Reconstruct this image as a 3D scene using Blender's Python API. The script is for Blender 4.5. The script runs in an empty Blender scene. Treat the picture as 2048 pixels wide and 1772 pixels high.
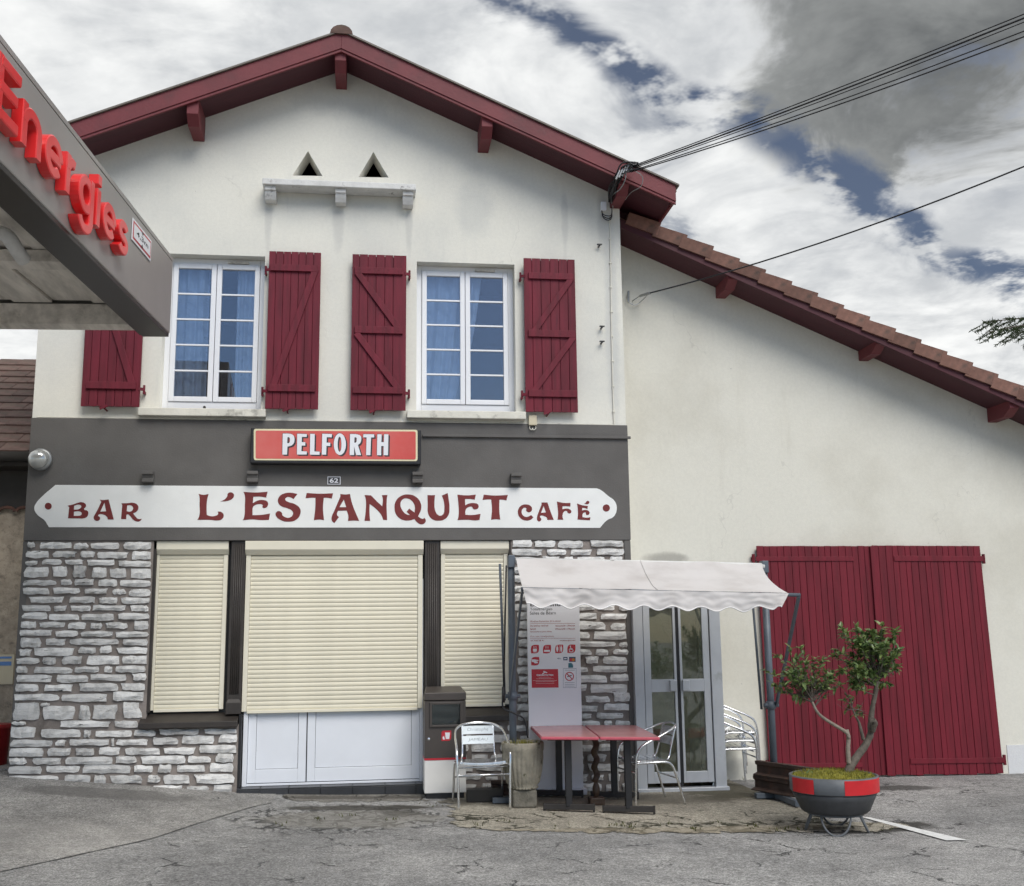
import bpy, bmesh, math, random
from mathutils import Vector, Matrix
from mathutils import noise as mnoise
rnd = random.Random(7)
S = bpy.context.scene
COL = S.collection
R = math.radians

# ---------------------------------------------------------------- camera
F, PX, PY = 2150.0, 1024.0, 886.0
CAM = Vector((0.0, -12.2, 1.7112))
RIGHT = Vector((0.9918642, -0.12676087, -0.01170884))
UP = Vector((-0.01033203, -0.17183547, 0.98507148))
FWD = Vector((0.12688051, 0.97693616, 0.17174715))
cd = bpy.data.cameras.new('camera'); cam = bpy.data.objects.new('camera', cd); COL.objects.link(cam)
cd.sensor_width = 36.0; cd.lens = F / 2048.0 * 36.0
cd.clip_start = 0.05; cd.clip_end = 2000.0
mw = Matrix.Identity(4)
for i in range(3):
    mw[i][0], mw[i][1], mw[i][2], mw[i][3] = RIGHT[i], UP[i], -FWD[i], CAM[i]
cam.matrix_world = mw
S.camera = cam

def ray(px, py):
    return FWD + RIGHT * ((px - PX) / F) - UP * ((py - PY) / F)
def at(px, py, Y=0.0):
    d = ray(px, py); return CAM + d * ((Y - CAM.y) / d.y)
def atz(px, py, z):
    d = ray(px, py); return CAM + d * ((z - CAM.z) / d.z)

# ---------------------------------------------------------------- world, sun, exposure
SUN_EL, SUN_AZ = R(45), R(160)          # azimuth measured from +Y clockwise
w = bpy.data.worlds.new('World'); S.world = w; w.use_nodes = True
nt = w.node_tree; nt.nodes.clear()
def nn(tree, t, **kw):
    n = tree.nodes.new(t)
    for k, v in kw.items(): setattr(n, k, v)
    return n
class X:
    """tiny node-expression helper"""
    def __init__(s, tree): s.t = tree
    def put(s, sock, v):
        if isinstance(v, bpy.types.NodeSocket): s.t.links.new(v, sock)
        elif v is not None: sock.default_value = v
    def m(s, op, a, b=None, c=None, clamp=False):
        n = nn(s.t, 'ShaderNodeMath', operation=op, use_clamp=clamp)
        s.put(n.inputs[0], a); s.put(n.inputs[1], b)
        if c is not None: s.put(n.inputs[2], c)
        return n.outputs[0]
    def vm(s, op, a, b=None):
        n = nn(s.t, 'ShaderNodeVectorMath', operation=op)
        s.put(n.inputs[0], a)
        if b is not None: s.put(n.inputs[1], b)
        return n.outputs['Value'] if op in ('DOT_PRODUCT', 'LENGTH', 'DISTANCE') else n.outputs[0]
    def noise(s, vec, scale, detail=4, rough=.5, dist=0):
        n = nn(s.t, 'ShaderNodeTexNoise')
        if vec is not None: s.put(n.inputs['Vector'], vec)
        s.put(n.inputs['Scale'], scale); s.put(n.inputs['Detail'], detail); s.put(n.inputs['Roughness'], rough); s.put(n.inputs['Distortion'], dist)
        return n.outputs[0]
    def ss(s, v, lo, hi, a=0., b=1.):
        n = nn(s.t, 'ShaderNodeMapRange', interpolation_type='SMOOTHSTEP')
        s.put(n.inputs[0], v); s.put(n.inputs[1], lo); s.put(n.inputs[2], hi); s.put(n.inputs[3], a); s.put(n.inputs[4], b)
        return n.outputs[0]
    def mix(s, f, a, b, mode='MIX'):
        n = nn(s.t, 'ShaderNodeMix', data_type='RGBA', blend_type=mode)
        s.put(n.inputs[0], f)
        for i, v in ((6, a), (7, b)):
            s.put(n.inputs[i], tuple(v) + (1,) if isinstance(v, (tuple, list)) and len(v) == 3 else v)
        return n.outputs[2]
    def comb(s, x, y, z):
        n = nn(s.t, 'ShaderNodeCombineXYZ')
        for i, v in enumerate((x, y, z)): s.put(n.inputs[i], v)
        return n.outputs[0]
    def sep(s, v):
        n = nn(s.t, 'ShaderNodeSeparateXYZ'); s.put(n.inputs[0], v); return n.outputs
x = X(nt)
out = nn(nt, 'ShaderNodeOutputWorld'); bg = nn(nt, 'ShaderNodeBackground')
bg.inputs['Strength'].default_value = 0.1
sky = nn(nt, 'ShaderNodeTexSky', sky_type='NISHITA', sun_disc=False, sun_elevation=SUN_EL, sun_rotation=SUN_AZ, air_density=1.0, dust_density=0.6, ozone_density=3.0)
geo = nn(nt, 'ShaderNodeTexCoord'); d = geo.outputs['Generated']
sx, sy, sz = x.sep(d)
den = x.m('ADD', x.m('MAXIMUM', sz, 0.0), 0.16)
p = x.comb(x.m('DIVIDE', sx, den), x.m('DIVIDE', sy, den), 0.3)
n_big = x.noise(p, 1.25, 3, .5, .4)
n_mid = x.noise(p, 4.2, 6, .58, .5)
n_fine = x.noise(p, 11.0, 4, .6)
# long opening in the clouds: a great circle through two view directions, ragged by noise
a_, b_ = ray(1060, 15).normalized(), ray(2010, 550).normalized()
nrm = a_.cross(b_).normalized()
rd = x.m('ABSOLUTE', x.m('ADD', x.vm('DOT_PRODUCT', d, tuple(nrm)), x.m('MULTIPLY', x.m('SUBTRACT', n_mid, .5), .09)))
n_seg = x.noise(p, 3.1, 2, .5)
rift = x.m('MULTIPLY', x.m('MULTIPLY', x.ss(rd, .026, .004), x.ss(n_fine, .37, .55)), x.ss(n_seg, .30, .44))
# scattered small gaps, more of them in the half of the sky facing the house
gap = x.m('MULTIPLY', x.ss(n_mid, .47, .37), x.ss(n_big, .54, .40))
back = x.m('MULTIPLY', x.m('MULTIPLY', x.ss(sy, -.15, -.6), x.ss(sz, .80, .55)), x.ss(n_big, .95, .66))
blue = x.m('MINIMUM', x.m('ADD', rift, x.m('MULTIPLY', gap, .6)), 1.0)
# heavy grey cloud
c_ = ray(1850, 30).normalized()
dk = x.m('ADD', x.vm('DOT_PRODUCT', d, tuple(c_)), x.m('MULTIPLY', x.m('SUBTRACT', n_mid, .5), .05))
dark = x.ss(dk, math.cos(R(9.8)), math.cos(R(4.5)))
lum = x.m('ADD', x.ss(n_mid, .34, .66, 0, .75), x.ss(n_fine, .35, .65, 0, .25))
l2 = x.m('MULTIPLY', lum, x.ss(n_big, .30, .60, .75, 1.0))
cloud = x.mix(l2, (3.25, 3.37, 3.5), (5.65, 5.7, 5.65))
heavy = x.mix(x.m('MULTIPLY', lum, x.ss(n_big, .35, .62, .5, 1.0)), (.50, .54, .56), (1.65, 1.72, 1.7))
cloud = x.mix(x.m('MULTIPLY', dark, .92), cloud, heavy)
skyc = x.mix(.4, x.mix(1.0, sky.outputs[0], (.32, .31, .32), 'MULTIPLY'), (.95, 1.1, 1.45))
col = x.mix(back, x.mix(blue, cloud, skyc), x.mix(1.0, sky.outputs[0], (.50, .52, .56), 'MULTIPLY'))
nt.links.new(col, bg.inputs['Color']); nt.links.new(bg.outputs[0], out.inputs[0])
sl = bpy.data.lights.new('sun', 'SUN'); so = bpy.data.objects.new('sun', sl); COL.objects.link(so)
sl.energy = 1.5; sl.angle = R(36); sl.color = (1.0, .96, .9)
sd = Vector((math.sin(SUN_AZ) * math.cos(SUN_EL), math.cos(SUN_AZ) * math.cos(SUN_EL), math.sin(SUN_EL)))
so.rotation_euler = (-sd).to_track_quat('-Z', 'Y').to_euler(); so.location = (6, -10, 14)
vs = S.view_settings; vs.view_transform = 'Standard'; vs.look = 'None'; vs.exposure = 0.82; vs.gamma = 1.0; vs.use_curve_mapping = False
S.render.engine = 'CYCLES'
S.cycles.max_bounces = 5; S.cycles.diffuse_bounces = 3; S.cycles.glossy_bounces = 3; S.cycles.transparent_max_bounces = 8
S.cycles.use_adaptive_sampling = True; S.cycles.adaptive_threshold = .03; S.cycles.use_denoising = True
w.cycles.sampling_method = 'MANUAL'; w.cycles.sample_map_resolution = 512

# ---------------------------------------------------------------- materials
MATS = {}
def mat(name, col, rough=.7, var=.12, vscale=3., bump=0., bscale=60., metal=0., col2=None, c2lo=.55, c2hi=.75, c2scale=2., stretch=(1, 1, 1), spec=.5, randobj=0., speck=None, coat=0.):
    if name in MATS: return MATS[name]
    m = bpy.data.materials.new(name); m.use_nodes = True; t = m.node_tree; b = t.nodes['Principled BSDF']; e = X(t)
    tc = nn(t, 'ShaderNodeTexCoord').outputs['Object']
    mp = nn(t, 'ShaderNodeMapping'); t.links.new(tc, mp.inputs[0]); mp.inputs['Scale'].default_value = stretch
    v = mp.outputs[0]
    c = tuple(col) + (1,)
    n1 = e.noise(v, vscale, 3, .6)
    val = e.ss(n1, .25, .75, 1 - var, 1 + var)
    cc = e.mix(1.0, c, e.comb(val, val, val), 'MULTIPLY')
    if col2:
        n2 = e.noise(v, c2scale, 5, .65)
        cc = e.mix(e.ss(n2, c2lo, c2hi), cc, tuple(col2) + (1,))
    if speck:
        n3 = e.noise(tc, speck[0], 3, .7)
        cc = e.mix(e.ss(n3, speck[1], speck[2]), cc, tuple(speck[3]) + (1,))
    if randobj:
        r = nn(t, 'ShaderNodeObjectInfo').outputs['Random']
        k = e.m('ADD', e.m('MULTIPLY', r, 2 * randobj), 1 - randobj)
        cc = e.mix(1.0, cc, e.comb(k, k, k), 'MULTIPLY')
    t.links.new(cc, b.inputs['Base Color'])
    b.inputs['Roughness'].default_value = rough; b.inputs['Metallic'].default_value = metal
    b.inputs['Specular IOR Level'].default_value = spec; b.inputs['Coat Weight'].default_value = coat
    if bump:
        bn = nn(t, 'ShaderNodeBump'); bn.inputs['Strength'].default_value = bump; bn.inputs['Distance'].default_value = .01
        e.put(bn.inputs['Height'], e.noise(v, bscale, 2, .65)); t.links.new(bn.outputs[0], b.inputs['Normal'])
    MATS[name] = m; return m

def stucco(name, col, dirt, amt=.5, stains=()):
    m = bpy.data.materials.new(name); m.use_nodes = True; t = m.node_tree; b = t.nodes['Principled BSDF']; e = X(t)
    tc = nn(t, 'ShaderNodeTexCoord').outputs['Object']
    a = e.noise(tc, .55, 4, .6)
    mp = nn(t, 'ShaderNodeMapping'); t.links.new(tc, mp.inputs[0]); mp.inputs['Scale'].default_value = (2.2, 2.2, .28)
    s_ = e.noise(mp.outputs[0], 1.6, 5, .65)
    f = e.noise(tc, 26, 3, .7)
    c = e.mix(e.m('MULTIPLY', e.ss(a, .42, .72), amt), tuple(col) + (1,), tuple(dirt) + (1,))
    c = e.mix(e.m('MULTIPLY', e.ss(s_, .56, .78), amt * .7), c, tuple(dirt) + (1,))
    k = e.ss(f, .3, .7, .97, 1.025); c = e.mix(1.0, c, e.comb(k, k, k), 'MULTIPLY')
    px_, _, pz_ = e.sep(tc)
    for (cx, cz, rx, rz, sc, am) in stains:
        dx = e.m('DIVIDE', e.m('SUBTRACT', px_, cx), rx); dz = e.m('DIVIDE', e.m('SUBTRACT', pz_, cz), rz)
        rr = e.m('ADD', e.m('ADD', e.m('MULTIPLY', dx, dx), e.m('MULTIPLY', dz, dz)), e.m('MULTIPLY', e.m('SUBTRACT', e.noise(tc, 4.5, 5, .65), .5), 1.6))
        c = e.mix(e.m('MULTIPLY', e.ss(rr, 1.1, .1), am), c, tuple(sc) + (1,))
    # hairline cracks and pock marks
    vo = nn(t, 'ShaderNodeTexVoronoi', feature='DISTANCE_TO_EDGE'); wv = e.vm('ADD', tc, e.comb(e.m('MULTIPLY', e.noise(tc, 2.2, 3, .6), .9), 0, e.m('MULTIPLY', e.noise(tc, 2.9, 3, .6), .9)))
    t.links.new(wv, vo.inputs['Vector']); vo.inputs['Scale'].default_value = .45
    cr = e.m('MULTIPLY', e.ss(vo.outputs['Distance'], .0042, .0012), e.ss(e.noise(tc, .9, 2), .54, .62))
    c = e.mix(e.m('MULTIPLY', cr, .14), c, (.22, .21, .19, 1))
    pk = e.ss(e.noise(tc, 17, 2, .5), .765, .80); c = e.mix(e.m('MULTIPLY', pk, .5), c, (.2, .19, .18, 1))
    t.links.new(c, b.inputs['Base Color']); b.inputs['Roughness'].default_value = .9; b.inputs['Specular IOR Level'].default_value = .2
    bn = nn(t, 'ShaderNodeBump'); bn.inputs['Strength'].default_value = .22; bn.inputs['Distance'].default_value = .008
    h = e.m('ADD', e.noise(tc, 70, 2, .6), e.m('MULTIPLY', e.noise(tc, 5, 1), 1.2))
    e.put(bn.inputs['Height'], h); t.links.new(bn.outputs[0], b.inputs['Normal'])
    MATS[name] = m; return m

def glassmat(name, tint=(.8, .86, .9), refl=.12, mul=2.2, rough=0.0, dirt=0.0):
    m = bpy.data.materials.new(name); m.use_nodes = True; t = m.node_tree; t.nodes.clear(); e = X(t)
    o = nn(t, 'ShaderNodeOutputMaterial'); tr = nn(t, 'ShaderNodeBsdfTransparent'); tr.inputs[0].default_value = tuple(tint) + (1,)
    g = nn(t, 'ShaderNodeBsdfGlossy'); g.inputs['Roughness'].default_value = rough; g.inputs[0].default_value = (.95, .97, 1, 1)
    fr = nn(t, 'ShaderNodeFresnel'); fr.inputs[0].default_value = 1.5
    bn = nn(t, 'ShaderNodeBump'); bn.inputs['Strength'].default_value = .03; bn.inputs['Distance'].default_value = .01
    tc = nn(t, 'ShaderNodeTexCoord').outputs['Object']
    e.put(bn.inputs['Height'], e.noise(tc, 3, 2)); t.links.new(bn.outputs[0], g.inputs['Normal'])
    fac = e.m('ADD', e.m('MULTIPLY', fr.outputs[0], mul), refl, clamp=True)
    mx = nn(t, 'ShaderNodeMixShader'); t.links.new(fac, mx.inputs[0]); t.links.new(tr.outputs[0], mx.inputs[1]); t.links.new(g.outputs[0], mx.inputs[2])
    last = mx.outputs[0]
    if dirt:
        df = nn(t, 'ShaderNodeBsdfDiffuse'); df.inputs[0].default_value = (.30, .31, .24, 1)  # dirt film, colour lightened to stand in for reflection and a brighter interior
        m2 = nn(t, 'ShaderNodeMixShader'); e.put(m2.inputs[0], e.ss(e.noise(tc, 5, 7, .65), .42, .75, dirt * .35, dirt))
        t.links.new(last, m2.inputs[1]); t.links.new(df.outputs[0], m2.inputs[2]); last = m2.outputs[0]
    t.links.new(last, o.inputs[0]); MATS[name] = m; return m

SG, SB = at(948, 420), at(1330, 1117, .7)
M_CREAM = stucco('cream_render', (.745, .731, .655), (.54, .545, .52), .5, [(SG.x, SG.z, .28, .42, (.42, .44, .44), .32), (at(690, 160).x, at(690, 190).z, .8, .35, (.40, .41, .40), .35), (at(680, 395).x, at(680, 398).z, .9, .12, (.42, .42, .40), .35)] + [(at(a_x, 470).x, at(a_x, 440).z, .05 + .03 * (i_ % 2), .5, (.45, .45, .43), .4) for i_, a_x in enumerate((536, 676, 818, 1206, 1130))] + [(at(1225, 700).x, at(1225, 640).z, .10, 1.6, (.50, .51, .50), .5)])
M_BARN = stucco('barn_render', (.71, .692, .61), (.56, .535, .455), .65, [(SB.x, SB.z, .33, .09, (.22, .21, .19), .6), (at(1480, 1540, .7).x, at(1480, 1540, .7).z, .5, .16, (.33, .33, .31), .6)])
M_PLINTH = stucco('plinth_paint', (.66, .665, .665), (.42, .43, .42), .7)
M_BAND = mat('grey_render', (.128, .122, .116), .85, .10, 2, .25, 60, col2=(.15, .147, .142), c2lo=.5, c2hi=.8, c2scale=1.3, spec=.25)
M_SIGNW = mat('sign_white', (.80, .81, .79), .75, .04, 3, .12, 70, col2=(.62, .62, .59), c2lo=.62, c2hi=.85, c2scale=2.3)
M_SIGNR = mat('sign_red', (.165, .022, .022), .7, .10, 6, .1, 70)
M_SHUT = mat('shutter_paint', (.132, .0095, .0215), .6, .26, 2.5, .25, 40, stretch=(6, 6, .6), spec=.35, randobj=.07, col2=(.085, .008, .018), c2lo=.55, c2hi=.8, c2scale=3)
M_GATE = mat('gate_paint', (.146, .0085, .0185), .55, .26, 2.0, .2, 40, stretch=(6, 6, .5), spec=.35, randobj=.06, col2=(.09, .007, .016), c2lo=.55, c2hi=.85, c2scale=2)
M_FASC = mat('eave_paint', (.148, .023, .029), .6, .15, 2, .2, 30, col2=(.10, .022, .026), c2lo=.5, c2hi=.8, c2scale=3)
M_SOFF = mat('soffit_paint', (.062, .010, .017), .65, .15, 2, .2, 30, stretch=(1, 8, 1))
M_TILE = mat('terracotta', (.175, .088, .066), .85, .25, 6, .4, 45, col2=(.10, .065, .052), c2lo=.5, c2hi=.8, c2scale=5, randobj=.30)
M_TILED = mat('old_tile', (.105, .062, .05), .85, .3, 6, .4, 45, col2=(.085, .075, .055), c2lo=.45, c2hi=.75, c2scale=4, randobj=.25)
M_TRIM = mat('verge_metal', (.14, .12, .10), .5, .15, 5)
M_MORTAR = mat('mortar', (.25, .22, .20), .95, .18, 6, .6, 70, col2=(.12, .105, .095), c2lo=.5, c2hi=.75, c2scale=2.5, spec=.2)
M_PVC = mat('white_pvc', (.80, .81, .83), .35, .02, 2)
M_DOORW = mat('white_door', (.76, .79, .84), .35, .03, 2, col2=(.66, .69, .74), c2lo=.6, c2hi=.9, c2scale=1.5)
M_ROLL = mat('roller_cream', (.74, .695, .55), .45, .05, 3, col2=(.60, .55, .42), c2lo=.6, c2hi=.85, c2scale=4, randobj=.03)
M_ROLLF = mat('roller_frame', (.75, .71, .58), .4, .03, 3, col2=(.62, .58, .45), c2lo=.62, c2hi=.9, c2scale=3)
M_BROWN = mat('dark_brown_paint', (.036, .030, .026), .5, .2, 4, .15, 40, col2=(.06, .052, .046), c2lo=.55, c2hi=.85, c2scale=3)
M_BLACK = mat('black_paint', (.014, .014, .016), .45, .2, 4)
M_SILL = mat('sill_cream', (.68, .66, .58), .85, .1, 4, .3, 60, col2=(.36, .35, .31), c2lo=.55, c2hi=.72, c2scale=5)
M_CONCW = mat('white_concrete', (.64, .64, .62), .9, .12, 5, .35, 50, col2=(.20, .19, .18), c2lo=.60, c2hi=.72, c2scale=6)
M_DARK = mat('room_dark', (.05, .05, .052), .9, .2, 3)
M_GLASS = glassmat('window_glass', (.84, .90, .97), .08, 2.0)
M_GLASSP = glassmat('porch_glass', (.82, .86, .78), .04, 1.2, .02, .34)
M_GLASSB = glassmat('bin_glass', (.6, .7, .7), .04, 1.0)
M_ALU = mat('grey_alu', (.50, .52, .545), .4, .06, 3, .05, 60, metal=.25, col2=(.33, .34, .33), c2lo=.58, c2hi=.85, c2scale=3)
M_CHROME = mat('polished_aluminium', (.80, .81, .82), .2, .05, 10, .03, 90, metal=.95)
M_PLATE = mat('chair_plate', (.74, .80, .82), .4, .05, 6)
M_POST = mat('blue_grey_paint', (.095, .115, .14), .45, .15, 5, .1, 50, col2=(.16, .175, .19), c2lo=.6, c2hi=.85, c2scale=6)
M_TABLE = mat('table_laminate', (.44, .205, .205), .25, .08, 7, .05, 60, col2=(.48, .21, .21), c2lo=.45, c2hi=.8, c2scale=5)
M_IRON = mat('foot_iron', (.026, .023, .021), .6, .25, 8, .2, 40)
M_TEDGE = mat('table_edge', (.52, .10, .135), .4, .08, 9)
M_WHITE = mat('panel_white', (.78, .79, .82), .3, .02, 2, col2=(.70, .71, .73), c2lo=.6, c2hi=.9, c2scale=1.2)
M_RED = mat('print_red', (.50, .02, .035), .4, .03, 3)
M_BLUEP = mat('print_blue', (.02, .06, .13), .4, .03, 3)
M_INK = mat('print_ink', (.03, .03, .035), .5, .03, 3)
M_ENER = mat('letter_red', (.78, .028, .03), .28, .03, 2, coat=.3)
M_CANO = mat('canopy_grey', (.34, .322, .303), .35, .05, 1.5, metal=.25, col2=(.39, .37, .35), c2lo=.45, c2hi=.8, c2scale=.6)
M_CANOD = mat('canopy_dark', (.035, .032, .03), .35, .1, 3, metal=.2)
M_CANOS = mat('canopy_soffit', (.66, .62, .56), .85, .2, 3, .35, 25, col2=(.36, .33, .29), c2lo=.5, c2hi=.8, c2scale=2.5, stretch=(3, .6, 3))
M_CLOTH = None
M_STEEL = mat('rusty_steel', (.055, .034, .026), .75, .3, 6, .5, 45, col2=(.10, .05, .032), c2lo=.5, c2hi=.75, c2scale=8)
M_POT = mat('mossy_concrete', (.27, .25, .20), .95, .25, 9, .6, 40, col2=(.06, .058, .028), c2lo=.52, c2hi=.68, c2scale=9)
M_POTB = mat('block_concrete', (.15, .14, .115), .95, .3, 9, .7, 40, col2=(.05, .048, .03), c2lo=.5, c2hi=.7, c2scale=8)
M_WOODD = mat('old_turned_wood', (.06, .036, .022), .5, .25, 8, .3, 40)
M_BARK = mat('bark', (.115, .098, .08), .9, .3, 18, .8, 60, col2=(.09, .075, .055), c2lo=.5, c2hi=.7, c2scale=14)
M_BARKL = mat('pale_bark', (.235, .20, .165), .9, .2, 14, .5, 60, col2=(.2, .17, .13), c2lo=.55, c2hi=.75, c2scale=12)
M_MOSS = mat('moss', (.22, .20, .025), .95, .35, 25, .6, 60, col2=(.10, .11, .015), c2lo=.45, c2hi=.7, c2scale=18)
M_TUBG = mat('tub_grey', (.105, .115, .125), .5, .15, 6, .15, 40)
M_TUBD = mat('tub_dark', (.045, .047, .05), .55, .2, 6, .2, 40)
M_TUBR = mat('tub_red', (.52, .012, .018), .45, .1, 6)
M_CABLE = mat('cable_black', (.012, .012, .014), .5, .1, 5)
M_ZINC = mat('zinc', (.35, .36, .36), .4, .1, 5, metal=.6)
M_BEIGE = mat('beige_box', (.56, .50, .36), .5, .06, 5)
M_ROUGH = mat('roughcast', (.36, .305, .24), .95, .2, 9, .8, 40, col2=(.18, .15, .12), c2lo=.5, c2hi=.75, c2scale=12, speck=(45, .64, .70, (.09, .075, .06)))
M_PAINTL = mat('road_paint', (.72, .73, .72), .7, .06, 6, .2, 60, col2=(.36, .36, .35), c2lo=.55, c2hi=.72, c2scale=16)
M_SLATE = mat('slate_tile', (.035, .037, .042), .35, .2, 4, .15, 40, randobj=.2)
M_LENS = mat('lamp_glass', (.55, .56, .54), .12, .1, 6, metal=.55)

def leafmat(name, col, col2):
    m = bpy.data.materials.new(name); m.use_nodes = True; t = m.node_tree; b = t.nodes['Principled BSDF']; e = X(t)
    tc = nn(t, 'ShaderNodeTexCoord').outputs['Object']
    c = e.mix(e.ss(e.noise(tc, 16, 3), .35, .65), tuple(col) + (1,), tuple(col2) + (1,))
    t.links.new(c, b.inputs['Base Color']); b.inputs['Roughness'].default_value = .35
    tr = nn(t, 'ShaderNodeBsdfTranslucent'); t.links.new(c, tr.inputs[0]); mx = nn(t, 'ShaderNodeMixShader'); mx.inputs[0].default_value = .25
    o = t.nodes['Material Output']; t.links.new(b.outputs[0], mx.inputs[1]); t.links.new(tr.outputs[0], mx.inputs[2]); t.links.new(mx.outputs[0], o.inputs[0])
    MATS[name] = m; return m
M_LEAF = leafmat('glossy_leaf', (.075, .135, .042), (.20, .26, .085))
M_NEED = leafmat('conifer_needle', (.03, .055, .022), (.06, .085, .03))

def clothmat():
    m = bpy.data.materials.new('awning_cloth'); m.use_nodes = True; t = m.node_tree; b = t.nodes['Principled BSDF']; e = X(t)
    tc = nn(t, 'ShaderNodeTexCoord').outputs['Object']
    c = e.mix(e.ss(e.noise(tc, 1.8, 6, .6), .40, .75), (.68, .655, .64, 1), (.55, .52, .50, 1))
    c = e.mix(e.m('MULTIPLY', e.ss(e.noise(tc, 9, 6, .7), .60, .8), .4), c, (.36, .33, .29, 1))
    t.links.new(c, b.inputs['Base Color']); b.inputs['Roughness'].default_value = .85; b.inputs['Specular IOR Level'].default_value = .2
    tr = nn(t, 'ShaderNodeBsdfTranslucent'); tr.inputs[0].default_value = (.5, .47, .46, 1); mx = nn(t, 'ShaderNodeMixShader'); mx.inputs[0].default_value = .12
    o = t.nodes['Material Output']; t.links.new(b.outputs[0], mx.inputs[1]); t.links.new(tr.outputs[0], mx.inputs[2]); t.links.new(mx.outputs[0], o.inputs[0])
    return m
M_CLOTH = clothmat()

def stonemat():
    m = bpy.data.materials.new('white_stone'); m.use_nodes = True; t = m.node_tree; b = t.nodes['Principled BSDF']; e = X(t)
    tc = nn(t, 'ShaderNodeTexCoord').outputs['Object']
    r = nn(t, 'ShaderNodeObjectInfo').outputs['Random']
    c = e.mix(e.ss(e.noise(tc, 7, 5, .65), .42, .72), (.72, .715, .695, 1), (.44, .435, .42, 1))
    k = e.m('ADD', e.m('MULTIPLY', r, .30), .80); c = e.mix(1.0, c, e.comb(k, k, k), 'MULTIPLY')
    mp = nn(t, 'ShaderNodeMapping'); t.links.new(tc, mp.inputs[0]); mp.inputs['Scale'].default_value = (5, 5, 26)
    g = e.noise(mp.outputs[0], 1.2, 4, .6, .5)
    c = e.mix(e.ss(g, .67, .71), c, (.035, .034, .03, 1))
    c = e.mix(e.m('MULTIPLY', e.ss(e.noise(tc, 60, 4, .7), .58, .72), .35), c, (.22, .22, .21, 1))
    t.links.new(c, b.inputs['Base Color']); b.inputs['Roughness'].default_value = .85; b.inputs['Specular IOR Level'].default_value = .25
    bn = nn(t, 'ShaderNodeBump'); bn.inputs['Strength'].default_value = .8; bn.inputs['Distance'].default_value = .012
    mp2 = nn(t, 'ShaderNodeMapping'); t.links.new(tc, mp2.inputs[0]); mp2.inputs['Scale'].default_value = (1, 1, 2.2)
    h = e.m('ADD', e.noise(mp2.outputs[0], 22, 4, .7), e.m('MULTIPLY', g, -.6)); e.put(bn.inputs['Height'], h); t.links.new(bn.outputs[0], b.inputs['Normal'])
    return m
M_STONE = stonemat()

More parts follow.
